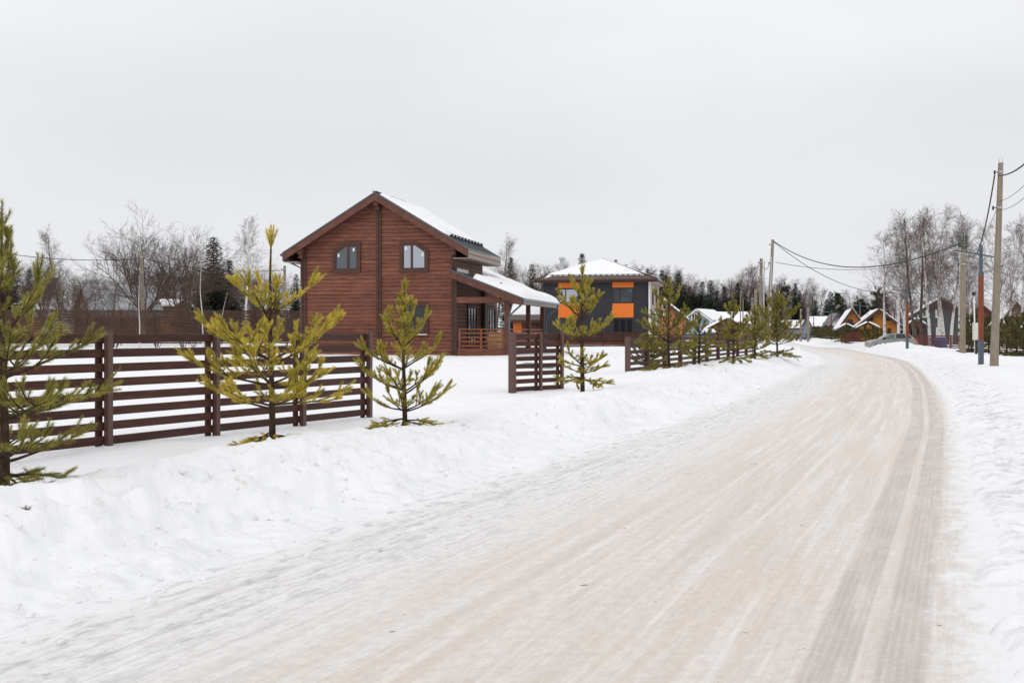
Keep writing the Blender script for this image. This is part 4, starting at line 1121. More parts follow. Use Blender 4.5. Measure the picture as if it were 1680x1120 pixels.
# ------------------------------------------------------------------ the charcoal and orange house
def charcoal_house():
    hx, hy, z0 = 7.69, 104.0, 0.43
    h = thing('modern_house', 'charcoal two storey house with orange panels and a snowy hip roof', 'house', (hx, hy, z0), R(-12))
    HW, D, WH = 4.88, 10.0, 5.78
    mb = MB(); mb.box(-HW, HW, 0.0, D, -0.5, WH); wall = mb.build('wall', M['grey_siding'], h)
    mb = MB(); z = 0.1                                   # front cladding, boards too thin to pick apart
    while z < WH - .1:
        mb.prism([(-.035, z + .02), (-.012, z + .004), (-.012, z + .176), (-.035, z + .16)], -HW + .01, HW - .01, axis='x'); z += 0.18
    mb.build('cladding', M['grey_siding'], h, kind='stuff')
    mb = MB(); mb.box(HW + .002, HW + .03, 0.0, D, -0.4, WH); mb.build('side_wall', M['pale_siding'], h)
    mb = MB(); mb.box(HW - .10, HW + .06, -0.06, 0.10, -0.4, WH); mb.build('corner_board', M['white_paint'], h)
    mb = MB(); mb.box(-HW - .05, -HW + .1, -0.06, 0.05, -0.4, WH); mb.build('corner_board', M['grey_siding'], h)
    for u0 in (-3.5, 1.5):
        u1 = u0 + 1.92
        for (za, zb) in ((5.24, 5.72), (2.52, 3.80)):
            mb = MB(); mb.box(u0, u1, -0.075, -0.012, za, zb); mb.build('panel', M['orange'], h)
        window(h, rect(u0, u1, 3.82, 5.22), -0.04, 0.07, 0.05, M['black_metal'], M['glass_pale'] if u0 < 0 else M['glass'], [0.35], sash_mat=M['black_metal'])
        window(h, rect(u0, u1, 0.35, 2.50), -0.04, 0.07, 0.05, M['black_metal'], M['glass_dark'], [0.33, 0.66], sash_mat=M['black_metal'])
    for (t0, t1, za, zb) in ((2.2, 3.2, 3.7, 5.0), (6.0, 7.2, 3.7, 5.0), (2.4, 3.6, 0.5, 2.3)):
        window(h, rect(t0, t1, za, zb), HW + .03, 0.09, 0.06, M['trim'], M['glass_dark'], [0.5], axis='x')
    # small canopy on the right side
    mb = MB(); mb.slab([(HW + .03, 3.0, 2.95), (HW + 1.3, 3.0, 2.6), (HW + 1.3, 5.6, 2.6), (HW + .03, 5.6, 2.95)], 0.1); mb.build('canopy', M['black_metal'], h)
    snow_sheet(h, (HW + .08, 3.0, 2.94), (HW + 1.3, 3.0, 2.61), (HW + 1.3, 5.6, 2.61), (HW + .08, 5.6, 2.94), 0.25, 12, 14, 0.3, 14)
    # hip roof: pyramid of brown tile ribs, snow over it
    O = 0.75; e = WH + .22; a, b_ = -HW - O, HW + O; c, d = -O, D + O; px, py, pz = 0, D / 2, WH + 2.35
    mb = MB()
    mb.add([(a, c, e), (b_, c, e), (b_, d, e), (a, d, e), (px, py, pz), (a, c, e - .08), (b_, c, e - .08), (b_, d, e - .08), (a, d, e - .08)],
           [(0, 1, 4), (1, 2, 4), (2, 3, 4), (3, 0, 4), (5, 6, 1, 0), (6, 7, 2, 1), (7, 8, 3, 2), (8, 5, 0, 3), (8, 7, 6, 5)])
    roof = mb.build('roof', M['roof_brown'], h)
    mb = MB()
    for i in range(58):
        u = a + .1 + i * (b_ - a - .2) / 57; f = 0.17
        L = min(1, 1 - abs(u) / b_) * f / .17
        t1 = c + min(0.95, (py - c) * (1 - abs(u) / b_))
        k = (pz - e) / (py - c)
        mb.bar((u, c - .02, e + .01), (u, t1, e + k * (t1 - c) + .01), 0.075, 0.06)
    mb.build('tile_rib', M['roof_brown'], roof, kind='stuff')
    mb = MB(); mb.box(a + .02, b_ - .02, c - .02, c + .02, e - .3, e - .082); mb.box(b_ - .02, b_ + .02, c - .0, d, e - .3, e - .082); mb.build('fascia', M['trim'], h)
    mb = MB(); mb.box(a + .05, b_ - .05, c + .021, -.001, e - .27, e - .22); mb.box(HW + .06, b_ - .021, 0, d, e - .27, e - .22); mb.build('soffit', M['pale_siding'], h)
    mb = MB(); mb.tube([(a, c - .1, e - .10), (b_, c - .1, e - .10)], 0.07, 8); mb.build('gutter', M['trim'], h)
    for u in (-HW - .12, HW - .28):
        mb = MB(); mb.tube([(u, c - .1, e - .15), (u, -.14, e - .55), (u, -.14, 0.1)], 0.05, 6); mb.build('downpipe', M['black_metal'], h)
    # snow: one triangular blanket per visible slope, built as a mesh of the shrunken pyramid
    n = 26; V = []; Fc = []
    faces = [((a + 1.15, c + .95), (b_ - 1.15, c + .95)), ((b_ - .95, c + .2), (b_ - .95, d - .2)), ((a + .95, d - .2), (a + .95, c + .2))]
    def zr(x_, y_): 
        s_ = max(abs(x_) / b_, abs(y_ - py) / (py - c)); return pz - (pz - e) * s_
    for fi, (p0, p1) in enumerate(faces):
        base = len(V)
        if fi == 1: p0, p1 = (b_ - .25, c + .7), (b_ - .25, d - .7)
        for i in range(n + 1):
            for j in range(n + 1):
                s_ = i / n; w_ = j / n
                bx = p0[0] + (p1[0] - p0[0]) * w_; by = p0[1] + (p1[1] - p0[1]) * w_
                f = 0.0 + s_ * 0.985
                x_ = bx + (px - bx) * f; y_ = by + (py - by) * f
                ed = min(s_ * 3.0, min(w_, 1 - w_) * (1 - s_) * 12.0, (1 - s_) * 6.0)
                th = 0.15 * math.sqrt(max(0, 1 - (1 - min(1, ed / .35)) ** 2)) + 0.03 * float(vnoise(np.array([x_ * .9]), np.array([y_ * .9]), 4)[0]) * min(1, ed)
                V.append((x_, y_, zr(x_, y_) + .015 + th))
        for i in range(n):
            for j in range(n):
                q = base + i * (n + 1) + j; Fc.append((q, q + 1, q + n + 2, q + n + 1))
    link_mesh('snow_cover', np_mesh('snow_cover', V, Fc), M['roof_snow'], h, smooth=True)
    mb = MB()
    for s_ in ((a, c), (b_, c), (b_, d)):
        mb.bar((s_[0], s_[1], e + .03), (px, py, pz + .05), 0.2, 0.09)
    mb.build('hip_ridge', M['roof_brown'], roof)
    mb = MB(); mb.tube([(-3.6, 2.6, WH + .9), (-3.6, 2.6, WH + 2.2)], 0.2, 10); mb.tube([(-3.6, 2.6, WH + 2.21), (-3.6, 2.6, WH + 2.45)], [0.3, 0.27], 10); mb.build('chimney', M['steel'], h)
    mb = MB()
    for i in range(22): mb.box(a + .5 + i * .5, a + .62 + i * .5, c + .85, c + .95, e + .30, e + .48)
    mb.tube([(a + .4, c + .9, e + .46), (b_ - .4, c + .9, e + .46)], .025, 6)
    mb.build('snow_guard', M['trim'], roof)
    # deck
    mb = MB(); mb.box(-4.4, 4.4, -2.2, -.1, -.4, .18); mb.build('deck', M['amber'], h)
    return h
charcoal_house()

# ------------------------------------------------------------------ other houses
def cabin(name, label, xl, xr, Y, rz, D, h, rise, wallm, roofm, windows=(), gable=True, over=0.45, snow=0.16, trim='trim', z0=None, cat='house', porch=None, glass='glass_dark', frame='white_paint', snow_sides=(-1, 1), boards=None, corner=None, group=None, snow_in=0.0):
    """xl,xr: photo columns of the front wall at depth Y. Gable towards us, or eave towards us when gable=False"""
    X0, X1 = xat(xl, Y), xat(xr, Y); w = X1 - X0
    cx = (X0 + X1) / 2
    z = hz(cx, Y) if z0 is None else z0
    o = thing(name, label, cat, (cx, Y, z), rz, group)
    hw = w / 2
    if gable:
        mb = MB(); mb.prism([(-hw, -.4), (hw, -.4), (hw, h), (0, h + rise), (-hw, h)], 0, D); wall = mb.build('wall', M[wallm], o)
        k = rise / hw; e = hw + over
        for s_ in (-1, 1):
            zt = h + rise + .2; ze = zt - k * e
            mb = MB(); q = [(0, -over, zt), (s_ * e, -over, ze), (s_ * e, D + over, ze), (0, D + over, zt)]
            mb.slab(q if s_ > 0 else q[::-1], 0.16); mb.build('roof', M[roofm], o)
            if s_ in snow_sides:
                snow_sheet(o, (s_ * .1, -over + .08 + snow_in, zt - k * .1), (s_ * .1, D + over - .08, zt - k * .1), (s_ * (e - .05 - snow_in), D + over - .08, zt - k * (e - .05 - snow_in)), (s_ * (e - .05 - snow_in), -over + .08 + snow_in, zt - k * (e - .05 - snow_in)), snow, 16, 14, 0.25, int(xl) + s_)
            mb = MB(); mb.prism([(0, zt - .17), (0, zt - .42), (s_ * e, ze - .42), (s_ * e, ze - .17)], -over, -over + .06); mb.build('barge_board', M[trim], o)
    else:
        mb = MB(); mb.prism([(0, -.4), (D, -.4), (D, h), (D / 2, h + rise), (0, h)], -hw, hw, axis='x'); wall = mb.build('wall', M[wallm], o)
        k = rise / (D / 2); zt = h + rise + .2
        for s_ in (-1, 1):
            ye = D / 2 + s_ * (D / 2 + over); ze = zt - k * (D / 2 + over)
            q = [(-hw - over, D / 2, zt), (-hw - over, ye, ze), (hw + over, ye, ze), (hw + over, D / 2, zt)]
            mb = MB(); mb.slab(q if s_ < 0 else q[::-1], 0.16); mb.build('roof', M[roofm], o)
            if s_ < 0 and snow:
                f = 0.97 - snow_in / (D / 2 + over)
                ys, zs = D / 2 + s_ * (D / 2 + over) * f, zt - k * (D / 2 + over) * f
                snow_sheet(o, (-hw - over + .08, D / 2 - .1, zt - k * .1), (hw + over - .08, D / 2 - .1, zt - k * .1), (hw + over - .08, ys, zs), (-hw - over + .08, ys, zs), snow, 24, 14, 0.25, int(xl))
        for s_ in (-1, 1):
            mb = MB(); xe = s_ * (hw + over); ze = zt - k * (D / 2 + over)
            mb.prism([(D / 2, zt + .01), (-over, ze + .01), (-over, ze - .32), (D / 2, zt - .32), (D + over, ze - .32), (D + over, ze + .01)], xe, xe + s_ * .05, axis='x'); mb.build('barge_board', M[trim], o)
        mb = MB(); mb.box(-hw - over, hw + over, -over - .04, -over, zt - k * (D / 2 + over) - .3, zt - k * (D / 2 + over) - .02); mb.build('fascia', M[trim], o)
    if boards:      # cladding joints are real grooves between proud boards
        mb = MB(); zz = 0.0
        while zz < h - .02:
            mb.prism([(-.03, zz + .03), (-.005, zz + .005), (-.005, zz + boards - .005), (-.03, zz + boards - .02)], -hw + .01, hw - .01, axis='x'); zz += boards
        if gable:
            while zz < h + rise - .3:
                m_ = hw * (1 - (zz + boards - h) / rise) - .02
                if m_ > .2: mb.prism([(-.03, zz + .03), (-.005, zz + .005), (-.005, zz + boards - .005), (-.03, zz + boards - .02)], -m_, m_, axis='x')
                zz += boards
        mb.build('cladding', M[wallm], o, kind='stuff')
    if corner:
        for u in (-hw, hw):
            mb = MB(); mb.box(u - .12, u + .12, -.07, .1, -.3, h - .02); mb.build('corner_board', M[corner], o)
    for (px0, px1, py0, py1) in windows:       # photo columns and rows on the front wall
        u0, u1 = xat(px0, Y) - cx, xat(px1, Y) - cx
        window(o, rect(u0, u1, zat(py1, Y) - z, zat(py0, Y) - z), -.032, 0.13, 0.08, M[frame], M[glass], [0.5] if u1 - u0 > .8 else [], sash_mat=M[frame])
    if porch:       # small gabled porch: columns px0..px1, eave row, ridge row
        (p0, p1, pe, pr_, wm) = porch
        u0, u1 = xat(p0, Y - 2) - cx, xat(p1, Y - 2) - cx; ze, zr_ = zat(pe, Y - 2) - z, zat(pr_, Y - 2) - z; um = (u0 + u1) / 2
        mb = MB(); mb.prism([(u0 + .3, ze - .1), (u1 - .3, ze - .1), (um, zr_ - .3)], -1.8, -1.7); mb.build('porch_gable', M[wm], o)
        for s_, ue in ((-1, u0), (1, u1)):
            q = [(um, -2.1, zr_), (ue, -2.1, ze), (ue, -.04, ze), (um, -.04, zr_)]
            mb = MB(); mb.slab(q if s_ > 0 else q[::-1], 0.12); mb.build('porch_roof', M[roofm], o)
            snow_sheet(o, (um + s_ * .05, -2.05, zr_ - .02), (um + s_ * .05, -.1, zr_ - .02), (ue, -.1, ze), (ue, -2.05, ze), 0.16, 10, 10, 0.2, int(p0) + s_)
            mb = MB(); mb.box(ue - s_ * .35 - .1, ue - s_ * .35 + .1, -1.9, -1.7, -.2, ze - .05); mb.build('porch_post', M[trim], o)
        mb = MB(); mb.box(u0 + .2, u1 - .2, -1.9, -1.7, ze - .35, ze - .102); mb.build('porch_beam', M[trim], o)
        mb = MB(); mb.box(um + .1, um + 1.05, -.09, -.033, 0.05, 2.1); mb.build('door', M['trim'], o)
    return o

# seen under the porch roof of the brown house
cabin('bathhouse', 'low brown building with an orange panel and snowy tiled roof, seen through the porch posts', 846, 896, 112, R(-8), 6, 2.5, 1.5, 'brown_timber', 'roof_brown', windows=[(863, 868, 527, 537), (880, 888, 527, 537)], gable=False, over=0.7, snow_in=0.9, boards=.3, frame='trim')
_bh = [o for o in bpy.data.objects if o.name == 'bathhouse'][0]
mb = MB(); mb.box(-1.75, -.9, -.06, -.034, .9, 2.1); mb.build('panel', M['orange'], _bh)
cabin('pale_house', 'pale walled house rising behind the low tiled building', 842, 884, 150, 0, 7, 4.0, 2.6, 'pale_siding', 'roof_brown', windows=[(852, 861, 497, 508)], gable=True, frame='trim')
# salmon house right of the charcoal house
cabin('salmon_house', 'salmon house with steep snow edged roof beside the charcoal house', 1044, 1121, 138, R(-10), 9, 3.0, 2.3, 'salmon', 'roof_brown', windows=[(1086, 1094, 500, 509)], over=0.6, frame='white_paint')
cabin('blue_house', 'light blue house with white trim and snowy roof', 1121, 1166, 190, R(-25), 10, 3.3, 1.6, 'blue_siding', 'grey_sheet', windows=[(1134, 1145, 513, 527)], over=0.6, trim='white_paint', boards=.3, corner='white_paint')
cabin('snowy_roof_house', 'low grey house under a broad snowy roof behind the brown gazebo', 1172, 1238, 205, R(-4), 9, 2.7, 2.0, 'grey_sheet', 'grey_sheet', windows=[(1222, 1230, 530, 538)], gable=False, over=0.6, snow=0.22)
# gazebo
def gazebo():
    Y = 125; x0, x1 = xat(1163, Y), xat(1224, Y); cx = (x0 + x1) / 2; hw = (x1 - x0) / 2; z = hz(cx, Y)
    o = thing('gazebo', 'dark brown open gazebo with a low gable roof and snow on its slopes', 'gazebo', (cx, Y, z), R(-6))
    h = zat(540, Y) - z; r = zat(523, Y) - zat(540, Y)
    for u in (-hw + .2, -hw / 3, hw / 3, hw - .2):
        for t_ in (0.1, 4.9):
            mb = MB(); mb.box(u - .1, u + .1, t_ - .1, t_ + .1, -.3, h - .05); mb.build('post', M['trim'], o)
    mb = MB(); mb.box(-hw + .1, hw - .1, 0.05, 0.15, 0, 0.95); mb.box(-hw + .1, hw - .1, 4.9, 5.0, 0, h - .05); mb.build('low_wall', M['brown_timber'], o)
    mb = MB(); mb.prism([(-hw - .5, h - .1), (hw + .5, h - .1), (0, h + r - .1)], -.02, .06); mb.build('gable', M['brown_timber'], o)
    for s_ in (-1, 1):
        e = (hw + .8); q = [(0, -.5, h + r + .1), (s_ * e, -.5, h - .2), (s_ * e, 5.6, h - .2), (0, 5.6, h + r + .1)]
        mb = MB(); mb.slab(q if s_ > 0 else q[::-1], .14); mb.build('roof', M['trim'], o)
        snow_sheet(o, (s_ * .2, -.3, h + r + .05), (s_ * .2, 5.5, h + r + .05), (s_ * (e - .1), 5.5, h - .17), (s_ * (e - .1), -.3, h - .17), .16, 12, 12, .3, 70 + s_)
    mb = MB(); mb.bar((hw - .2, 0.1, h - .8), (hw + .6, 0.1, h - .1), .1, .1); mb.bar((-hw + .2, 0.1, h - .8), (-hw - .5, 0.1, h - .1), .1, .1); mb.build('brace', M['trim'], o)
gazebo()
def blue_cabin():
    Y = 118; cx = xat(1163, Y); z = hz(cx, Y) - .75
    o = thing('blue_container', 'bright blue plastic container with a thick cap of snow', 'container', (cx, Y, z), R(-5))
    mb = MB(); mb.box(-.6, .6, -.6, .6, 0, 1.75); mb.build('body', M['blue_plastic'], o)
    mb = MB(); mb.box(-.45, .45, -.64, -.601, .1, 1.6); mb.build('door', M['blue_plastic'], o)
    mb = MB(); mb.box(-.68, .68, -.68, .68, 1.752, 1.86); mb.build('roof', M['blue_plastic'], o)
    for u in (-.56, .56):
        mb = MB(); mb.box(u - .05, u + .05, -.66, -.602, 0, 1.74); mb.build('corner_post', M['blue_plastic'], o)
    snow_sheet(o, (-.72, -.7, 1.86), (.72, -.7, 1.86), (.72, .7, 1.86), (-.72, .7, 1.86), .34, 14, 14, .35, 77)
blue_cabin()
# far right side of the road
cabin('white_roof_shed', 'long low grey shed under a flat snowy roof beyond the far poles', 1292, 1345, 260, R(0), 10, 1.9, 1.6, 'grey_sheet', 'grey_sheet', gable=False, snow=.3)
cabin('grey_house', 'grey house with a plain white snow roof beyond the sheet fence', 1336, 1376, 240, R(0), 9, 2.5, 2.0, 'grey_sheet', 'grey_sheet', gable=False, snow=.3, windows=[(1350, 1354, 529, 535)], frame='black_metal')
cabin('slant_house', 'pale house with a dark slanting gable beside the white roofed grey house', 1358, 1388, 205, R(-8), 9, 2.0, 2.6, 'pale_siding', 'roof_metal', windows=[(1366, 1370, 527, 534)], snow_sides=(1,), over=.7)
pts = [(xat(p, 215), 215) for p in (1318, 1330, 1342, 1354, 1366)]
mb = MB(); mb.box(0, xat(1366, 215) - xat(1318, 215), 0, .06, 0, 1.9)
for i in range(16): mb.box(i * .34, i * .34 + .05, -.03, -.002, 0, 1.9)
tag(mb.build('sheet_fence', M['grey_sheet'], loc=(xat(1318, 215), 215, 0.35)), 'grey corrugated sheet fence in front of the far white roofs', 'fence')
cabin('amber_house', 'smaller amber timber house with a dark porch gable, left of the larger amber one', 1383, 1413, 138, R(-13), 9, 2.15, 1.6, 'amber', 'roof_metal', windows=[(1391, 1399, 524, 532)], porch=(1383, 1409, 538, 531, 'brown_timber'), snow_sides=(-1, 1), over=.7, boards=.3, frame='trim')
cabin('amber_house', 'larger amber timber house with yellow porch and snowy roof', 1411, 1472, 136, R(-14), 10, 2.25, 1.75, 'amber', 'roof_metal', windows=[(1423, 1433, 515, 526), (1453, 1461, 515, 526), (1455, 1461, 538, 548)], porch=(1412, 1452, 538, 528, 'amber'), snow_sides=(-1, 1), over=.9, boards=.3, frame='trim')
x0 = xat(1414, 135.6)
mb = MB(); mb.box(0, xat(1447, 135.6) - x0, 0, .08, 0, 1.6)
# the yellow lower front of the porch belongs to the larger amber house
o_am = [o for o in bpy.data.objects if o.get('label', '').startswith('larger amber')][0]
pf = mb.build('porch_front', M['yellow'], o_am); pf.location = (-2.2, -.42, .45)
cabin('grey_house', 'tall dark grey house with white framed windows behind the birch trunks', 1508, 1578, 128, R(-16), 10, 3.6, 1.5, 'darkgrey_wall', 'roof_metal', windows=[(1514, 1522, 508, 521), (1535, 1542, 508, 521), (1536, 1544, 537, 553)], porch=(1499, 1531, 533, 521, 'brown_timber'), over=.8, boards=.3, snow_sides=(-1,), corner='white_paint')
cabin('brown_house', 'plain brown house with snow patches on its roof, behind the right poles', 1578, 1642, 150, R(-12), 9, 2.7, 2.2, 'brown_timber', 'roof_brown', windows=[(1600, 1607, 530, 540)], over=.6, snow_sides=(1,), frame='trim')
cabin('half_timber_house', 'beige half timbered house with snowy gables at the right edge of the photo', 1644, 1692, 118, R(-18), 9, 2.5, 1.9, 'beige_wall', 'roof_brown', windows=[(1672, 1679, 540, 550)], over=.6, porch=(1662, 1692, 546, 538, 'beige_wall'), frame='trim', boards=.3)
# houses behind the tall fence on the left
bn = cabin('barn', 'weathered barn with long grey sheet roof and pale edged gable behind the back fence', 154, 266, 108, R(40), 5.2, 2.5, 2.6, 'brown_timber', 'shed_roof', gable=False, snow=0, over=.3, trim='fascia')
_hw = (xat(266, 108) - xat(154, 108)) / 2
mb = MB(); mb.box(-_hw - .07, -_hw - .004, 2.0, 3.3, 2.2, 3.4); _w = mb.build('window', M['fascia'], bn)
mb = MB(); mb.box(-_hw - .09, -_hw - .071, 2.12, 3.18, 2.3, 3.3); mb.build('pane', M['glass_dark'], _w)
cabin('log_cabin', 'pale orange log cabin with thin snow on its roof right of the barn', 243, 282, 118, R(0), 6, 3.3, 0.7, 'amber', 'shed_roof', gable=False, snow=.12, over=.4, boards=.3)
cabin('tiny_house', 'tiny house with a pale wooden gable beside the left corner of the brown house', 476, 489, 150, R(-10), 6, 3.0, 3.2, 'lumber', 'shed_roof', over=.3, trim='white_paint')
cabin('hut', 'wooden hut with a snowy roof at the left edge behind the green pine', 4, 34, 112, R(0), 5, 2.6, 1.2, 'amber', 'shed_roof', over=.4, snow=.2)

# ------------------------------------------------------------------ bare trees, birches, spruces
def bare_tree(seed, h, kind):
    """returns (trunk V,F), (crown V,F). kind: birch / round / brush / wisp"""
    rng = np.random.default_rng(seed)
    T = []; C = []; C2 = []
    def grow(p, d, L, r, lvl, maxl, upb, droop, lst):
        n = 5 if lvl < 2 else 3; pts = [p]; ds = []
        for i in range(n):
            f = (i + 1) / n
            g = upb * 0.12 - (droop * 0.16 * f if lvl >= 2 else 0)
            d = unit(d + rng.normal(0, 0.075 + 0.02 * lvl, 3) + np.array([0, 0, g])); ds.append(d)
            pts.append(pts[-1] + d * L / n)
        for i in range(n):
            ra = r * (1 - 0.78 * i / n); rb = r * (1 - 0.78 * (i + 1) / n)
            lst.append([*pts[i], *pts[i + 1], ra, rb])
        if lvl >= maxl: return
        kids = {1: 11, 2: 7, 3: 5, 4: 3}.get(lvl, 4)
        if kind == 'brush': kids = {1: 7, 2: 5, 3: 3}.get(lvl, 3)
        for k in range(kids):
            f = 0.22 + 0.78 * (k + rng.random()) / kids; i = min(n - 1, int(f * n)); q = pts[i] + (pts[i + 1] - pts[i]) * (f * n - i)
            ax = unit(np.cross(ds[i], rng.normal(size=3))); a = rng.uniform(0.45, 0.95)
            grow(q, rot_about(ds[i], ax, a), L * (0.62 - 0.25 * f) * rng.uniform(0.75, 1.2), max(0.0095 if kind != 'birch' else 0.0068, r * 0.42 * (1 - 0.4 * f)), lvl + 1, maxl, upb, droop, C if lvl + 1 < 3 else C2)
    if kind == 'birch' or kind == 'wisp':
        n = 14; p = np.zeros(3); d = np.array([0, 0, 1.0]); pts = [p]; dirs = []
        bend = rng.normal(0, 0.009, 3)
        for i in range(n):
            d = unit(d + rng.normal(0, 0.035, 3) + bend + np.array([0, 0, 0.12])); dirs.append(d); pts.append(pts[-1] + d * h / n)
        r0 = (0.0125 if kind == 'birch' else 0.008) * h + 0.012
        for i in range(n): T.append([*pts[i], *pts[i + 1], r0 * (1 - 0.9 * i / n) + .006, r0 * (1 - 0.9 * (i + 1) / n) + .006])
        nb = 31 if kind == 'birch' else 20; lo = 0.22 if kind == 'birch' else 0.12
        for k in range(nb):
            f = lo + (0.97 - lo) * (k + rng.random()) / nb; i = min(n - 1, int(f * n)); q = pts[i] + (pts[i + 1] - pts[i]) * (f * n - i)
            az = rng.random() * 6.28; el = rng.uniform(0.55, 1.0) + 0.25 * f
            dd = np.array([math.cos(az) * math.cos(el), math.sin(az) * math.cos(el), math.sin(el)])
            L = h * (0.26 if kind == 'birch' else 0.2) * (1.08 - f * 0.75) * rng.uniform(0.6, 1.15) * (0.55 + 0.9 * min(1, (f - lo) * 4 + .2))
            grow(q, dd, L, r0 * 0.22 * (1.1 - f), 1, 3 if kind == 'birch' else 2, 0.5, 1.0, C)
    elif kind == 'round':
        n = 6; p = np.zeros(3); d = np.array([0, 0, 1.0]); pts = [p]; dirs = []
        for i in range(n):
            d = unit(d + rng.normal(0, 0.05, 3)); dirs.append(d); pts.append(pts[-1] + d * h * 0.34 / n)
        r0 = 0.017 * h
        for i in range(n): T.append([*pts[i], *pts[i + 1], r0 * (1 - 0.4 * i / n), r0 * (1 - 0.4 * (i + 1) / n)])
        for k in range(10):
            az = 6.28 * (k + rng.random() * .6) / 10; el = rng.uniform(0.75, 1.25); f = 0.45 + 0.55 * rng.random()
            q = pts[int(f * (n - 1)) + 1]
            dd = np.array([math.cos(az) * math.cos(el), math.sin(az) * math.cos(el), math.sin(el)])
            grow(q, dd, h * 0.60 * rng.uniform(0.88, 1.08), r0 * 0.42, 1, 4, 0.40, -0.2, C)
    else:   # brush: many stems from the ground
        for k in range(9):
            az = rng.random() * 6.28; el = rng.uniform(1.0, 1.45)
            dd = np.array([math.cos(az) * math.cos(el), math.sin(az) * math.cos(el), math.sin(el)])
            q = np.array([math.cos(az) * .12, math.sin(az) * .12, -0.05])
            L = h * rng.uniform(0.6, 1.0); lst = []
            grow(q, dd, L, 0.006 * h + .006, 1, 3, 0.5, 0.0, T)
    V1, F1 = seg_tubes(T, 7 if kind != 'brush' else 4)
    if C:
        a, b = seg_tubes(C, 4)
    else: a, b = np.zeros((0, 3)), np.zeros((0, 4), int)
    if C2:
        c, d_ = seg_tubes(C2, 3); b = np.concatenate([b, d_ + len(a)]) if True else b; a = np.concatenate([a, c])
    return (V1, F1), (a, b)

def spruce_tree(seed, h, w, ragged=0.3):
    rng = np.random.default_rng(seed)
    V1, F1 = seg_tubes([[0, 0, -.3, 0, 0, h, 0.011 * h + .03, 0.01]], 6)
    tris = []
    z = h * 0.07
    while z < h * 0.985:
        f = z / h; L = w * (1 - f) ** 0.82 * (1 + rng.normal(0, 0.10)) + 0.10
        nb = max(5, int(11 * (1 - f) + 5))
        a0 = rng.random() * 6.28
        for b in range(nb):
            az = a0 + 6.283 * (b + rng.uniform(-.3, .3)) / nb; l = L * rng.uniform(1 - ragged, 1.12)
            dirh = np.array([math.cos(az), math.sin(az), 0.0]); sd = np.array([-math.sin(az), math.cos(az), 0.0])
            base = np.array([0, 0, z]); dz = (-0.30 + 0.75 * f)
            ns = max(3, int(l / 0.2))
            for k in range(ns):
                g = (k + .5) / ns
                q = base + dirh * l * g + np.array([0, 0, l * (dz * g + 0.22 * g * g)])
                for sg in (-1, 1):
                    ll = (0.34 + 0.34 * l * (1 - g) * 0.6) * rng.uniform(.7, 1.25)
                    tip = q + (dirh * rng.uniform(.35, .8) + sd * sg * rng.uniform(.4, .9)) * ll + np.array([0, 0, -rng.uniform(.1, .55) * ll])
                    wv = (dirh * -0.4 + np.array([0, 0, rng.uniform(-.4, .4)])) * ll * 0.85
                    tris.append([q, tip, q + wv])
            tris.append([base + dirh * l * .8 + np.array([0, 0, l * (dz * .8 + .14)]) + sd * .08, base + dirh * l * 1.08 + np.array([0, 0, l * (dz + .25)]), base + dirh * l * .8 + np.array([0, 0, l * (dz * .8 + .14)]) - sd * .08])
        z += (0.26 + 0.12 * (1 - f)) * max(.7, h / 12)
    tris = np.array(tris)
    return (V1, F1), (tris.reshape(-1, 3), np.arange(len(tris) * 3).reshape(-1, 3))

PROTO = {}
def proto(kind, seed, **kw):
    key = (kind, seed)
    if key not in PROTO:
        if kind == 'spruce': a, b = spruce_tree(seed, 12, kw.get('w', 2.6))
        else: a, b = bare_tree(seed, 12 if kind != 'brush' else 5, kind)
        PROTO[key] = (np_mesh(kind + '_trunk', *a), np_mesh(kind + '_crown', *b) if len(b[0]) else None)
    return PROTO[key]
def tree(name, label, cat, px, Y, top_py, kind, seed, trunk_m, crown_m, group, rot=None, lean=0.0, wscale=1.0, base=None, joined=False):
    """a tree at photo column px and distance Y whose top reaches row top_py"""
    x = xat(px, Y); z = (hz(x, Y) if base is None else base) - .05
    H0 = 12 if kind != 'brush' else 5
    ht = zat(top_py, Y) - z; s_ = ht / (H0 * (1.0 if kind == 'spruce' else 0.98))
    a, b = proto(kind, seed)
    o = thing(name, label, cat, (x, Y, z), rot if rot is not None else random.random() * 6.28, group)
    o.scale = (s_ * wscale, s_ * wscale, s_)
    o.rotation_euler[1] = lean
    def lk(nm, me, m):
        k = link_mesh(nm, me, m, o)
        if me.materials and me.materials[0] != m:
            k.material_slots[0].link = 'OBJECT'; k.material_slots[0].material = m
        return k
    lk('trunk' if kind != 'brush' else 'stems', a, M[trunk_m])
    if b is not None: lk('crown', b, M[crown_m])
    return o

# one-mesh trees for the far wood
FAR = {}
def far_proto(kind, seed, trunk_m, crown_m, w=2.6):
    key = (kind, seed, crown_m, w)
    if key not in FAR:
        if kind == 'spruce':
            (V1, F1), (V2, F2) = spruce_tree(seed, 12, w)
            F1 = np.concatenate([F1[:, [0, 1, 2]], F1[:, [0, 2, 3]]])
        else:
            (V1, F1), (V2, F2) = bare_tree(seed, 12, kind)
        me = np_mesh('far_' + kind, np.concatenate([V1, V2]), np.concatenate([F1, F2 + len(V1)]), [0] * len(F1) + [1] * len(F2))
        me.materials.append(M[trunk_m]); me.materials.append(M[crown_m])
        o = bpy.data.objects.new('proto', me); FAR[key] = me
        bpy.data.objects.remove(o)
    return FAR[key]
def far_tree(name, label, cat, px, Y, top_py, me, group, ws=1.0):
    x = xat(px, Y); z = hz(x, Y) - .1
    s_ = (zat(top_py, Y) - z) / 12
    o = bpy.data.objects.new(name, me); col.objects.link(o)
    o.location = (x, Y, z); o.scale = (s_ * ws, s_ * ws, s_); o.rotation_euler = (0, 0, random.random() * 6.28)
    return tag(o, label, cat, group)

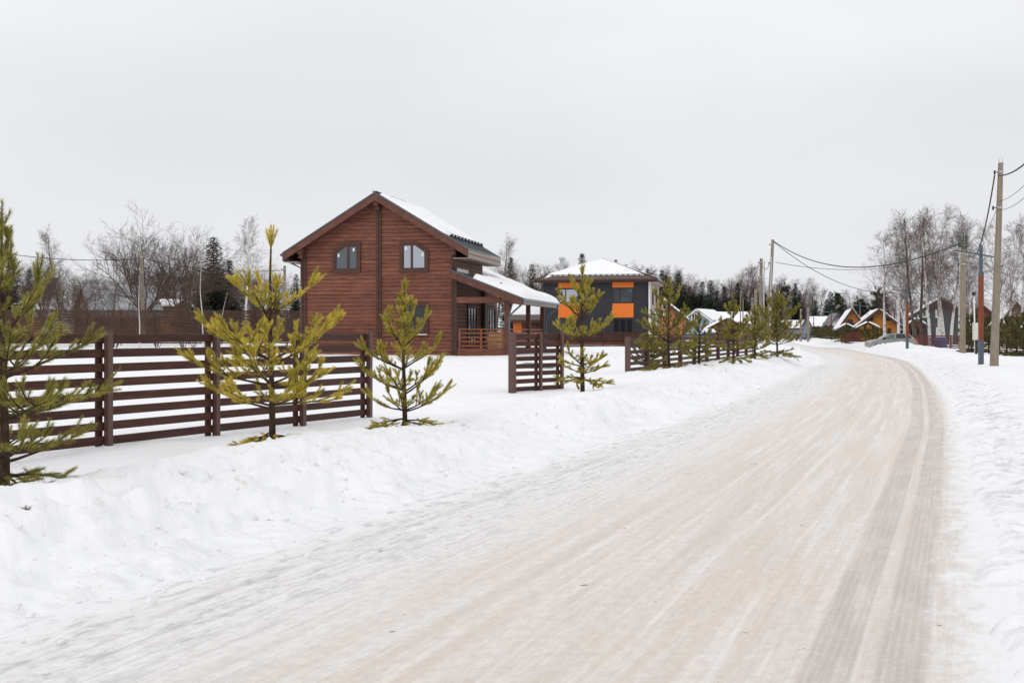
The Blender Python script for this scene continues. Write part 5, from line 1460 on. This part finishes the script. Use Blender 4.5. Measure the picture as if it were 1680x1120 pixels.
GL = 'bare trees behind the tall back fence'
tree('bare_tree', 'large round crowned bare tree standing right of the barn ridge', 'tree', 240, 100, 368, 'round', 1, 'bark_grey', 'twig_brown', GL, wscale=1.2)
tree('bare_tree', 'second round crowned bare tree, between the barn and the dark spruces', 'tree', 302, 104, 383, 'round', 2, 'bark_grey', 'twig_brown', GL, wscale=1.15)
tree('birch_tree', 'feathery birch with drooping crown above the left end of the fence', 'tree', 100, 98, 390, 'birch', 3, 'bark_grey', 'twig_brown', GL)
tree('birch_tree', 'white stemmed birch beside the dark spruces left of the brown house', 'tree', 403, 96, 371, 'birch', 4, 'birch_bark', 'twig_purple', GL)
tree('bare_tree', 'slim bare tree in front of the barn roof', 'tree', 185, 92, 432, 'wisp', 22, 'bark_grey', 'twig_brown', GL)
tree('bare_tree', 'dense bare tree between the green pine and the barn', 'tree', 130, 94, 440, 'round', 6, 'bark_grey', 'twig_brown', GL)
tree('bare_tree', 'low bare tree nearest the left edge above the fence', 'tree', 70, 90, 425, 'round', 7, 'bark_grey', 'twig_brown', GL)
tree('bare_tree', 'bare tree just left of the dark spruces', 'tree', 330, 112, 425, 'round', 5, 'bark_grey', 'twig_purple', GL)
for i, (px, tp, s_, lb) in enumerate(((275, 435, 6, 'low bare tree between the two large round crowned trees'), (215, 440, 2, 'low bare tree over the middle of the barn roof'), (360, 455, 7, 'bare tree in front of the tallest dark spruce'), (385, 440, 1, 'bare tree left of the white stemmed birch'), (430, 440, 5, 'bare tree behind the upper branches of the golden pine'), (40, 440, 6, 'bare tree behind the upper branches of the green pine'), (155, 455, 7, 'low bare tree above the left gable of the barn'))):
    tree('bare_tree', lb, 'tree', px, 125 + 6 * (i % 3), tp, 'round', s_, 'bark_grey', 'twig_brown', 'thicket of bare trees behind the barn')
GS = 'spruces behind the left yard'
for (px, tp, Y, ws, lab) in ((350, 386, 112, 1.5, 'tallest dark spruce left of the brown house'), (376, 424, 118, 1.5, 'shorter dark spruce right of the tallest one'),
                            (16, 410, 105, 1.1, 'dark spruce at the left edge behind the green pine'), (48, 440, 125, 1.2, 'shorter dark spruce behind the right side of the green pine'),
                            (450, 452, 135, 1.1, 'dark spruce behind the golden pine tip'), (486, 448, 140, 1.1, 'dark spruce touching the left wall of the brown house'),
                            (420, 462, 140, 1.3, 'low dark spruce behind the white stemmed birch'), (222, 440, 150, 1.3, 'dark spruce hidden behind the large round bare tree'), (330, 470, 145, 1.4, 'low dark spruce at the foot of the tallest one')):
    tree('spruce_tree', lab, 'spruce tree', px, Y, tp, 'spruce', 10 + int(px) % 4, 'bark_grey', 'spruce', GS, wscale=ws)
GB = 'thin trees along the tall back fence'
tree('thin_birch', 'thin white birch sapling in front of the back fence below the barn', 'tree', 228, 66, 452, 'wisp', 21, 'birch_bark', 'twig_purple', GB)
tree('thin_birch', 'thin pale birch in front of the fence left of the golden pine', 'tree', 334, 66, 430, 'wisp', 22, 'birch_bark', 'twig_brown', GB)
tree('thin_birch', 'leaning pale sapling beside the golden pine branches', 'tree', 352, 67, 478, 'wisp', 23, 'birch_bark', 'twig_brown', GB, rot=0.3, lean=R(14))
for (px, tp, sd, lab) in ((82, 470, 31, 'bushy brown shrub before the back fence near the green pine'), (188, 462, 32, 'many stemmed shrub in front of the barn roof'), (258, 490, 33, 'low brown shrub between the birch sapling and the log cabin'),
                          (300, 480, 34, 'upright grey brush left of the pale birch'), (318, 500, 31, 'small brush clump beside the pale birch'), (468, 520, 33, 'small tan shrub beside the left wall of the brown house'), (130, 480, 34, 'brown brush before the left gable of the barn')):
    tree('shrub', lab, 'shrub', px, 67.5, tp, 'brush', sd, 'twig_tan' if px > 400 else 'twig_brown', 'twig_brown', 'bare shrubs before the back fence')

# trees between the two big houses
GM = 'trees behind the brown house porch'
tree('bare_tree', 'pale bare tree above the eave of the brown house', 'tree', 815, 150, 402, 'birch', 3, 'bark_grey', 'twig_tan', GM)
tree('bare_tree', 'smaller bare tree between eave and charcoal house', 'tree', 848, 150, 430, 'round', 6, 'bark_grey', 'twig_brown', GM)
tree('spruce_tree', 'grey green spruce behind the porch roof snow', 'spruce tree', 838, 155, 420, 'spruce', 11, 'bark_grey', 'spruce_light', GM)
tree('spruce_tree', 'spruce just left of the charcoal house roof', 'spruce tree', 873, 150, 431, 'spruce', 12, 'bark_grey', 'spruce_light', GM, wscale=1.15)
tree('spruce_tree', 'spruce with two tips directly behind the charcoal roof slope', 'spruce tree', 955, 190, 413, 'spruce', 10, 'bark_grey', 'spruce', GM)
for _i, (px, tp) in enumerate(((985, 425), (996, 428), (1010, 424), (1026, 432), (1050, 440), (932, 438), (1062, 438))):
    far_tree('far_spruce', ('dark spruce tip just left of the charcoal roof peak', 'dark spruce tip behind the charcoal roof peak', 'tallest dark spruce tip right of the charcoal roof peak', 'dark spruce tip over the right slope of the charcoal roof', 'low dark spruce tip above the right eave of the charcoal house', 'dark spruce tip beside the metal chimney of the charcoal house', 'dark spruce tip past the right corner of the charcoal roof')[_i], 'spruce tree', px, 215, tp, far_proto('spruce', 10 + px % 4, 'bark_grey', 'spruce'), 'spruces over the charcoal roof')
for (px, tp) in ((893, 440), (905, 442), (922, 437), (936, 440), (1038, 438), (1056, 445), (880, 450), (830, 445)):
    far_tree('far_bare_tree', 'purple brown bare tree top behind the charcoal house roof', 'tree', px, 230, tp, far_proto('birch', 3 + px % 2, 'bark_grey', 'twig_purple'), 'bare trees over the charcoal roof', 1.2)

# the far wood: spruces and bare birches one can tell apart along its front
ORD = 'first second third fourth fifth sixth seventh eighth ninth tenth eleventh twelfth'.split()
def bucket(px):
    for lim, t_ in ((1110, 'behind the salmon house'), (1165, 'behind the blue house'), (1232, 'behind the gazebo'), (1272, 'behind the central pole cluster'), (1332, 'right of the central poles'), (1372, 'behind the far pole pair'), (9999, 'behind the amber houses')):
        if px < lim: return t_
_bc = {}
rs = random.Random(21)
sp = [(1086, 441, 1.2), (1093, 450, 1.3), (1113, 447, 1.3), (1122, 465, 1.5), (1132, 468, 1.3), (1138, 478, 1.4), (1152, 460, 1.2), (1166, 458, 1.2), (1176, 475, 1.3), (1188, 468, 1.1), (1211, 462, 1.2), (1222, 480, 1.4), (1238, 470, 1.3), (1256, 480, 1.3), (1276, 485, 1.2),
      (1305, 463, 1.1), (1312, 475, 1.2), (1338, 490, 1.2), (1362, 477, 1.2), (1356, 490, 1.2), (1388, 500, 1.3), (1380, 497, 1.2), (1102, 478, 1.5), (1144, 485, 1.5), (1198, 486, 1.5), (1160, 490, 1.4)]
for px, tp, ws in sorted(sp):
    _b = bucket(px); _bc[_b] = _bc.get(_b, -1) + 1
    far_tree('far_spruce', ORD[_bc[_b]] + ' dark spruce from the left in the far wood ' + _b, 'spruce tree', px, rs.uniform(262, 285), tp, far_proto('spruce', 10 + px % 4, 'bark_grey', 'spruce'), 'spruces in the far wood', ws)
for i in range(52):
    px = 1078 + i * 5.15 + rs.uniform(-2, 2); tp = 462 + 10 * math.sin(px * .045) + rs.uniform(-14, 16) + max(0, px - 1300) * .5
    far_tree('far_birch', 'purple brown bare birch in the far wood ' + bucket(px), 'tree', px, rs.uniform(278, 320), tp, far_proto('birch', 3 + i % 3, 'bark_grey', 'twig_purple'), 'bare birches of the far wood ' + bucket(px), 1.25)
for i in range(14):
    px = 1350 + i * 8 + rs.uniform(-3, 3)
    far_tree('far_birch', 'bare tree beyond the amber houses and far poles', 'tree', px, rs.uniform(290, 330), 488 + rs.uniform(-10, 16), far_proto('birch', 3 + i % 3, 'bark_grey', 'twig_purple'), 'bare trees beyond the amber houses', 1.3)
for i in range(44):
    px = 1440 + i * 6 + rs.uniform(-2, 2)
    k = rs.random() < .3
    far_tree('far_spruce' if k else 'far_birch', 'dark spruce in the wood behind the right hand houses' if k else 'bare tree in the wood behind the right hand houses', 'spruce tree' if k else 'tree', px, rs.uniform(205, 250), 496 + rs.uniform(-10, 14),
             far_proto('spruce', 10 + i % 4, 'bark_grey', 'spruce') if k else far_proto('birch', 3 + i % 3, 'bark_grey', 'twig_purple'), 'spruces behind the right houses' if k else 'bare trees behind the right houses', 1.3)
for i in range(20):      # behind the left yard, low band
    px = -10 + i * 27 + rs.uniform(-6, 6)
    far_tree('far_birch', 'bare tree in the low wood far behind the left yard', 'tree', px, rs.uniform(170, 200), 462 + rs.uniform(-10, 12), far_proto('birch', 3 + i % 3, 'bark_grey', 'twig_brown'), 'bare trees far behind the left yard', 1.4)
# two tall pines among the far trees
def scots_pine(label, px, Y, tp, seed, group=None):
    rng = np.random.default_rng(seed); x = xat(px, Y); z = hz(x, Y); h = zat(tp, Y) - z
    o = thing('tall_pine', label, 'pine tree', (x, Y, z), 0, group)
    pts = [(0.15 * math.sin(i), 0.1 * math.cos(i * 1.3), h * i / 8) for i in range(9)]
    mb = MB(); mb.tube(pts, [0.2 * (1 - i / 10) for i in range(9)], 7)
    sh = []
    for k in range(26):
        f = rng.uniform(.5, .98); az = rng.random() * 6.28; L = h * .17 * (1.25 - f) * rng.uniform(1.0, 1.7)
        a = np.array([0, 0, h * f]); b = a + np.array([math.cos(az), math.sin(az), rng.uniform(.05, .5)]) * L
        mb.tube([a, b], [.05, .02], 4, cap=False)
        for q in range(12):
            c = a + (b - a) * rng.uniform(.35, 1.05) + rng.normal(0, .28, 3); d = unit(rng.normal(size=3) + np.array([0, 0, .7])) * .5
            sh.append((c, c + d, 3.2))
    mb.build('trunk', M['pine_red_bark'], o)
    V, Fc = needle_mesh(sh, rng, 60, .10, .03); link_mesh('crown', np_mesh('crown', V, Fc), M['spruce_light'], o)
scots_pine('round topped pine in the far wood right of the grey poles', 1287, 255, 466, 5)
scots_pine('loose crowned pine left of the amber houses', 1374, 250, 480, 6)
scots_pine('dark bushy pine over the smaller amber house', 1413, 160, 495, 7)
scots_pine('dark bushy pine over the ridge of the larger amber house', 1442, 155, 480, 8)

# birches on the right
GR = 'birches in front of the dark grey house'
for (px, Y, tp, sd, lab, bm, tm, ln_) in (
        (1452, 118, 392, 3, 'crooked birch standing apart, left of the birch group', 'birch_bark', 'twig_purple', 0.03),
        (1474, 112, 376, 4, 'birch at the left side of the dense birch group', 'birch_bark', 'twig_purple', 0),
        (1484, 116, 384, 5, 'second birch of the group, behind the street lamp', 'birch_bark', 'twig_purple', 0),
        (1500, 108, 362, 6, 'dark barked tree with forked ascending limbs amid the birches', 'bark_grey', 'twig_tan', 0),
        (1511, 110, 358, 4, 'tall dark stemmed tree next to the forked one', 'bark_grey', 'twig_brown', 0),
        (1526, 106, 372, 3, 'thick white birch leaning right before the grey house door', 'birch_bark', 'twig_purple', 0.05),
        (1541, 108, 360, 5, 'white birch right of the grey house windows', 'birch_bark', 'twig_purple', 0),
        (1549, 112, 358, 6, 'slim reddish birch behind the white ones', 'birch_bark', 'twig_purple', 0),
        (1560, 107, 372, 3, 'slim birch left of the farther concrete pole', 'birch_bark', 'twig_purple', 0),
        (1575, 106, 370, 4, 'white birch directly behind the farther concrete pole', 'birch_bark', 'twig_purple', 0),
        (1592, 118, 392, 5, 'small birch between the farther pole and the lamp post', 'birch_bark', 'twig_purple', 0),
        (1650, 100, 372, 6, 'white birch just right of the nearest concrete pole', 'birch_bark', 'twig_purple', 0),
        (1657, 101, 378, 3, 'twin birch beside the one right of the nearest pole', 'birch_bark', 'twig_purple', 0.04),
        (1676, 100, 368, 4, 'birch at the right edge of the photo', 'birch_bark', 'twig_purple', 0)):
    tree('birch_tree', lab, 'tree', px, Y, tp, 'birch' if sd != 6 or bm == 'birch_bark' else 'birch', sd, bm, tm, GR, lean=ln_, wscale=1.0)

# low pines by the fences on the right and along the far road
def small_pines():
    protos = []
    for s_ in (71, 72, 73):
        t = pine('young_pine', 'low dark pine', 0, 0, 1.9, 0.85, s_, M['needle_hedge'], W_STD + [(0.86, 4, 0.34, 1.1, 0.4)], detailed=False, dens=150, ln=0.10, wd=0.020, trunk_r=0.04, side=2, sink=0)
        protos.append(t)
    # prototypes are moved to the first three places
    spots = [(1594, 84, 1.5, 'low pine between the farther concrete pole and the meter box'), (1606, 82, 1.25, 'low pine behind the rust red lamp post'), (1622, 78, 1.35, 'low pine hugging the nearest concrete pole on its left'),
             (1652, 75, 1.35, 'bushy pine right of the nearest concrete pole'), (1668, 72, 1.35, 'bushy pine second from the right edge'), (1683, 70, 1.45, 'bushy pine cut by the right edge'),
             (1420, 124, .95, 'low pine left of the parked silver car'), (1432, 121, 1.05, 'low pine with upright candles before the yellow porch'), (1446, 124, .95, 'low pine just above the bonnet of the silver car')]
    for i in range(17):
        Yr = 225 - i * 6.0; spots.append((1328 + i * 3.9, Yr, .95 + .25 * ((i * 7) % 5) / 5, None))
    for i, (px, Y, k, lab) in enumerate(spots):
        o = protos[i] if i < 3 else copy_tree(protos[i % 3])
        x = xat(px, Y); o.location = (x, Y, hz(x, Y) - .03); o.rotation_euler = (0, 0, i * 1.7); o.scale = (k, k, k)
        o['label'] = lab or 'low pine in the hedge row along the far bend of the road'
        o['group'] = 'low pines by the right hand fence' if lab else 'low pines in the far hedge row'
small_pines()

# ------------------------------------------------------------------ poles, lamps, cables
def pole(label, px, py, Y, top_py, top_px, r0, r1, group='concrete utility poles', fittings=True, square=True, mat='concrete', name='utility_pole'):
    x = xat(px, Y); z = zat(py, Y); zt = zat(top_py, Y); xt = xat(top_px, Y)
    z = hz(x, Y)
    o = thing(name, label, 'pole', (x, Y, z), 0, group)
    h = zt - z; dx = xt - x
    mb = MB()
    n = 4 if square else 10
    if square:
        a, b = r0, r1
        vs = [(-a, -a * .8, -.4), (a, -a * .8, -.4), (a, a * .8, -.4), (-a, a * .8, -.4), (dx - b, -b * .8, h), (dx + b, -b * .8, h), (dx + b, b * .8, h), (dx - b, b * .8, h)]
        c = .22
        pb = []; 
        for (X_, Y_, Z_, w_) in ((0, 0, -.4, a), (dx, 0, h, b)):
            ww, dd = w_, w_ * .8; k = w_ * c
            pb.append([(X_ - ww + k, Y_ - dd, Z_), (X_ + ww - k, Y_ - dd, Z_), (X_ + ww, Y_ - dd + k, Z_), (X_ + ww, Y_ + dd - k, Z_), (X_ + ww - k, Y_ + dd, Z_), (X_ - ww + k, Y_ + dd, Z_), (X_ - ww, Y_ + dd - k, Z_), (X_ - ww, Y_ - dd + k, Z_)])
        mb.add(pb[0] + pb[1], [tuple(range(7, -1, -1)), tuple(range(8, 16))] + [(i, (i + 1) % 8, 8 + (i + 1) % 8, 8 + i) for i in range(8)])
    else:
        mb.tube([(0, 0, -.4), (dx, 0, h)], [r0, r1], 10)
    mb.build('shaft', M[mat], o)
    if fittings:
        for f in (0.955, 0.78):
            zz = h * f; xx = dx * f; w = r0 + (r1 - r0) * f
            mb = MB(); mb.box(xx - w - .012, xx + w + .012, -w * .8 - .012, w * .8 + .012, zz - .03, zz + .03); mb.build('strap', M['steel'], o)
            mb = MB(); mb.tube([(xx - w, -.02, zz), (xx - w - .16, -.03, zz - .03)], .018, 6); mb.tube([(xx - w - .16, -.03, zz - .11), (xx - w - .16, -.03, zz + .05)], .04, 8); mb.build('clamp', M['black_metal'], o)
    return o, Vector((x + dx, Y, z + h))
P1, t1 = pole('nearest and tallest concrete pole, right of the rust red lamp post', 1630.5, 605, 46, 267, 1642, 0.152, 0.085)
for i in range(2):
    mb = MB(); mb.tube([(t1.x - P1.location.x - .06 + .12 * i, 0, t1.z - P1.location.z), (t1.x - P1.location.x - .06 + .12 * i, 0, t1.z - P1.location.z + .18)], .012, 5); mb.build('pin', M['steel'], P1)
P2, t2 = pole('second concrete pole with green insulators, behind the lamp arm', 1579, 584, 67, 392, 1580.5, 0.155, 0.125)
mb = MB()
for i in range(4):
    for k, s_ in enumerate((-1, 1)): mb.tube([(s_ * .2, -.1, 6.25 + i * .19), (s_ * .2, -.1, 6.38 + i * .19)], [.09, .06], 8)
    mb.bar((-.3, -.1, 6.24 + i * .19), (.3, -.1, 6.24 + i * .19), .04, .04)
mb.bar((0, -.1, 6.1), (0, -.1, 7.0), .06, .06)
mb.build('insulators', M['insulator'], P2)
P3, t3 = pole('tall leaning concrete pole, rightmost of the central pole cluster', 1259, 540, 108, 393, 1268, 0.19, 0.12)
P3b, t3b = pole('white leaning stay pole against the tall central pole', 1263, 540, 107.4, 420, 1265.5, 0.07, 0.06, fittings=False, square=False, mat='steel', name='stay_pole')
P4, t4 = pole('straight concrete pole left of the tall leaning central one', 1247, 540, 118, 424, 1249, 0.19, 0.14)
P5, t5 = pole('thin galvanised mast between the two tall central poles', 1252, 540, 115, 428, 1254, 0.08, 0.06, fittings=False, square=False, mat='steel', name='thin_mast')
P6, t6 = pole('short concrete pole with broad foot, left of the central cluster', 1239, 545, 125, 474, 1240, 0.20, 0.15)
P7, t7 = pole('grey post at the left side of the central cluster', 1233.5, 545, 128, 488, 1234.5, 0.14, 0.12, fittings=False)
P8, t8 = pole('thin pale pole standing behind the gazebo roof', 1215, 545, 150, 477, 1215, 0.08, 0.07, fittings=False, square=False)
P9, t9 = pole('shorter thin pale pole just right of the one behind the gazebo', 1219, 545, 150, 490, 1219, 0.08, 0.07, fittings=False, square=False)
P10, t10 = pole('left pole of the far pair by the sheet fence', 1313.5, 553, 190, 506, 1314, 0.16, 0.13)
P11, t11 = pole('right and taller pole of the far pair by the sheet fence', 1326, 553, 180, 504, 1326, 0.18, 0.14)
P12, t12 = pole('concrete pole among the bare trees behind the barn', 235, 510, 96, 415, 232, 0.16, 0.12)
P13, t13 = pole('pale pole between the golden pine and the brown house', 466, 512, 110, 436, 467, 0.15, 0.12)
P14, t14 = pole('thin white meter mast with a lamp cap behind the rust red lamp post', 1600.5, 588, 66, 487, 1598, 0.045, 0.04, fittings=False, square=False, mat='white_paint', name='meter_mast')
mb = MB(); mb.box(-.2, .15, -.24, -.05, .85, 1.85); o = mb.build('meter_box', M['box_white'], P14)
mb = MB(); mb.box(-.17, .12, -.255, -.241, .9, 1.8); mb.build('door', M['box_white'], o)
mb = MB(); mb.box(-.05, .05, -.15, -.05, -.4, .849); mb.build('stand', M['black_metal'], P14)
mb = MB(); mb.tube([(-.09, 0, 3.42), (-.09, 0, 3.62)], [.10, .13], 8); mb.build('lamp_cap', M['black_metal'], P14)

def lamp(label, px, py, Y, top_py, tri=1.0):
    x = xat(px, Y); z = hz(x, Y); h = zat(top_py, Y) - z
    o = thing('street_lamp', label, 'street lamp', (x, Y, z), R(0), 'rust red and blue grey street lamps')
    w = .088
    mb = MB(); mb.box(-w, w, -w, w, -.3, h * .195); mb.build('lower_mast', M['blue_grey'], o)
    mb = MB(); mb.box(-w * .95, w * .95, -w * .95, w * .95, h * .195, h * .735); mb.build('mast', M['rust'], o)
    mb = MB(); mb.box(-w, w, -w, w, h * .735, h * .765); mb.prism([(-.055, h * .765), (.055, h * .765), (.055, h * .985), (-.055, h)], -.055, .055); mb.build('upper_mast', M['blue_grey'], o)
    mb = MB(); mb.bar((-1.12, 0, h * .945), (.72, .0, h * .885), .16, .055); o2 = mb.build('lamp_arm', M['blue_grey'], o)
    mb = MB(); mb.bar((-1.1, -.0, h * .945 - .05), (-.3, 0, h * .919 - .05), .10, .02); mb.build('lamp_panel', M['box_white'], o2)
    return o
lamp('nearest rust red street lamp with a slanted cross arm', 1609.5, 601, 48, 400)
lamp('rust red street lamp in front of the silver car', 1488.5, 573, 84, 469)
lamp('rust red street lamp before the amber houses', 1411, 563, 138, 495)
lamp('small street lamp left of the amber houses', 1364, 560, 185, 508)
lamp('farthest brown street lamp beside the far pole pair', 1335, 555, 230, 519)

def cable(label, a, b, sag, r=0.02, seg=24, group='overhead cables', name='overhead_cable'):
    a = Vector(a); b = Vector(b); pts = []
    for i in range(seg + 1):
        t = i / seg; p = a.lerp(b, t); p.z -= sag * 4 * t * (1 - t); pts.append(p - a)
    mb = MB(); mb.tube(pts, r, 5); o = mb.build(name, M['cable'], loc=a)
    return tag(o, label, 'cable', group)
def W(px, py, Y): return Vector((xat(px, Y), Y, zat(py, Y)))
cable('thick black cable sagging from the tall central pole to the second right pole', W(1270, 396, 108), W(1576, 399, 67), 1.9, .04)
cable('thin cable dropping from the tall central pole towards the amber houses', W(1271, 398, 108), W(1470, 480, 130), 1.4, .03)
cable('thin level cable from the lower fitting of the tall central pole', W(1272, 430, 108), W(1475, 437, 112), .5, .024)
cable('thick black cable from the second right pole up to the nearest pole', W(1584, 405, 67), W(1632, 288, 46), 1.7, .03)
cable('thick black cable leaving the nearest pole to the right', W(1638, 288, 46), W(1745, 195, 26), .35, .028)
cable('upper thin grey cable from the nearest pole to the right', W(1640, 330, 46), W(1745, 222, 26), .3, .010)
cable('lower thin grey cable from the nearest pole to the right', W(1636, 345, 46), W(1745, 250, 26), .35, .010)
cable('thin cable from the lamp down to the right behind the nearest pole', W(1586, 412, 67), W(1720, 462, 90), .6, .02)
cable('thin twin cable between the lower clamps of the right poles', W(1586, 415, 67), W(1634, 346, 46), .5, .010)
cable('cable across the sky at left above the barn', W(-60, 403, 96), W(232, 424, 96), .55, .03)
cable('cable from the barn pole towards the brown house', W(232, 424, 96), W(467, 443, 110), .5, .024)
cable('short cable looping between the central poles', W(1249, 432, 118), W(1265, 425, 108), .8, .03)
cable('slack cable between the pole pair at the far fence', W(1314, 511, 190), W(1326, 509, 180), 1.3, .04)
cable('thin cable from the straight central pole down to the left', W(1248, 426, 118), W(1219, 492, 150), .3, .025)
cable('thin slack cable from the central cluster to the thin pale pole', W(1240, 478, 125), W(1216, 480, 150), 1.0, .025)

# ------------------------------------------------------------------ cars
def car(label, x, y, rz, paint, name='parked_car'):
    o = thing(name, label, 'car', (x, y, hz(x, y) if name != 'parked_car' else 0.02), rz, None)
    # side outline (x forward = -x), length 4.3
    low = [(-2.12, .32), (-2.15, .55), (-2.10, .74), (-1.85, .86), (-1.15, .97), (.9, 1.02), (1.75, 1.03), (2.05, .98), (2.14, .72), (2.12, .34), (1.75, .26), (-1.8, .26)]
    n = len(low); V = []; Fc = []
    secs = [(-.86, .90), (-.80, .985), (-.55, 1.0), (.55, 1.0), (.80, .985), (.86, .90)]
    for (yy, s_) in secs:
        for (a, b) in low: V.append((a * s_, yy, .62 + (b - .62) * (s_ if abs(yy) > .7 else 1.0)))
    for i in range(len(secs) - 1):
        for k in range(n):
            k2 = (k + 1) % n; Fc.append((i * n + k, i * n + k2, (i + 1) * n + k2, (i + 1) * n + k))
    Fc += [tuple(range(n)), tuple((len(secs) - 1) * n + k for k in range(n - 1, -1, -1))]
    mb = MB(); mb.add(V, Fc); mb.build('body', paint, o, smooth=False)
    top = [(-1.02, .985), (-.30, 1.44), (.55, 1.50), (1.35, 1.44), (1.86, 1.035)]
    V = []; Fc = []; n = len(top)
    for (yy0, yy1, s_) in ((-.80, -.64, 0), (.80, .64, 0)):
        for (a, b) in top:
            f = (b - 1.0) / .5; V.append((a, yy0 + (yy1 - yy0) * f, b))
    Fc = [tuple(range(n)), tuple(range(2 * n - 1, n - 1, -1))] + [(k, k + 1, n + k + 1, n + k) for k in range(n - 1)] + [(n - 1, 0, n, 2 * n - 1)]
    mb = MB(); mb.add(V, Fc); mb.build('cabin', paint, o)
    def side(poly, s_, nm, m):
        vs = []
        for t in (.0, .012):
            for (a, b) in poly:
                f = (b - 1.0) / .5; vs.append((a, s_ * (.80 - .16 * f + .004 + t), b))
        k = len(poly); mb = MB(); mb.add(vs, [tuple(range(k)), tuple(range(2 * k - 1, k - 1, -1))] + [(i, (i + 1) % k, k + (i + 1) % k, k + i) for i in range(k)]); mb.build(nm, m, o)
    for s_ in (-1, 1):
        side([(-.80, 1.03), (.18, 1.05), (.18, 1.43), (-.22, 1.40)], s_, 'side_window', M['car_glass'])
        side([(.26, 1.05), (1.10, 1.06), (1.02, 1.44), (.26, 1.44)], s_, 'side_window', M['glass_dark'])
        side([(1.18, 1.06), (1.62, 1.08), (1.34, 1.39), (1.10, 1.43)], s_, 'side_window', M['glass_dark'])
        mb = MB(); mb.box(-.86, -.68, s_ * .88 - .09, s_ * .88 + .09, 1.0, 1.13); mb.build('mirror', M['black_metal'], o)
        for a in (.05, .98):
            mb = MB(); mb.box(a, a + .17, s_ * .87 - .015, s_ * .87 + .015, .86, .90); mb.build('door_handle', M['black_metal'], o)
        mb = MB(); mb.box(1.80, 2.09, s_ * .70 - .15, s_ * .70 + .15, .80, 1.0); mb.build('tail_light', M['red_lens'], o)
        mb = MB(); mb.prism([(-2.10, .62), (-1.72, .66), (-1.66, .84), (-1.95, .82)], s_ * .72 - .13, s_ * .72 + .13); mb.build('headlight', M['steel'], o)
        for a in (-1.32, 1.28):
            mb = MB(); mb.tube([(a, s_ * .70, .31), (a, s_ * .885, .31)], .31, 20); w_ = mb.build('wheel', M['rubber'], o)
            mb = MB(); mb.tube([(a, s_ * .87, .31), (a, s_ * .895, .31)], .20, 14); mb.build('rim', M['steel'], w_)
    mb = MB(); mb.add([(-1.03, -.70, .99), (-1.03, .70, .99), (-.33, .60, 1.435), (-.33, -.60, 1.435), (-1.05, -.70, 1.0), (-1.05, .70, 1.0), (-.35, .60, 1.445), (-.35, -.60, 1.445)], [(0, 1, 2, 3), (7, 6, 5, 4), (0, 4, 5, 1), (1, 5, 6, 2), (2, 6, 7, 3), (3, 7, 4, 0)]); mb.build('windscreen', M['car_glass'], o)
    return o
car('silver hatchback with red tail lights parked behind the snow mound', xat(1465, 100), 100.5, R(-5), M['car_paint'])
c2 = car('dark blue car far off beside the pole pair', xat(1318, 200), 200, R(60), M['car_blue'], name='far_car')

# blue barrel behind the right fence
x, Y = xat(1553, 103), 104.5
t = thing('blue_barrel', 'blue plastic barrel behind the red brown fence', 'barrel', (x, Y, 0.0))
mb = MB(); mb.tube([(0, 0, 0), (0, 0, .25), (0, 0, .9), (0, 0, 1.1)], [.5, .58, .58, .5], 14); mb.build('body', M['blue_plastic'], t)
for zz in (.3, .75):
    mb = MB(); mb.tube([(0, 0, zz), (0, 0, zz + .05)], .60, 14); mb.build('hoop', M['blue_plastic'], t)

# ------------------------------------------------------------------ small things in the snow
def tuft(px, py, z, label, n, hgt, seed, mat='tuft'):
    rng = np.random.default_rng(seed); x, y = gp(px, py, z); z = hz(x, y)
    sg = []
    for k in range(n):
        a = rng.random() * 6.28; q = np.array([rng.normal(0, .012), rng.normal(0, .012), -.01]); d = unit([math.cos(a) * .6, math.sin(a) * .6, rng.uniform(.3, 1.0)]); l = hgt * rng.uniform(.5, 1)
        m_ = q + d * l * .6; e_ = m_ + unit(d + np.array([0, 0, -.5])) * l * .4
        sg += [[*q, *m_, .002, .0016], [*m_, *e_, .0016, .0006]]
    V, Fq = seg_tubes(sg, 4)
    tag(link_mesh('grass_tuft', np_mesh('grass_tuft', V, Fq), M[mat], loc=(x, y, z)), label, 'grass', 'dry tufts poking through the snow bank')
tuft(42, 862, .3, 'dry grass tuft low on the bank at the left edge', 26, .06, 1)
tuft(440, 786, .4, 'small dry tuft on the bank below the golden pine', 18, .05, 2)
tuft(722, 722, .35, 'thin dry stalks on the bank right of the lone pine', 12, .07, 3)
tuft(76, 792, .35, 'dark bent twig in the snow beside the green pine foot', 4, .14, 4, 'pine_bark')
tuft(560, 795, .3, 'brown tuft in the rough snow lumps of the bank', 16, .05, 5)
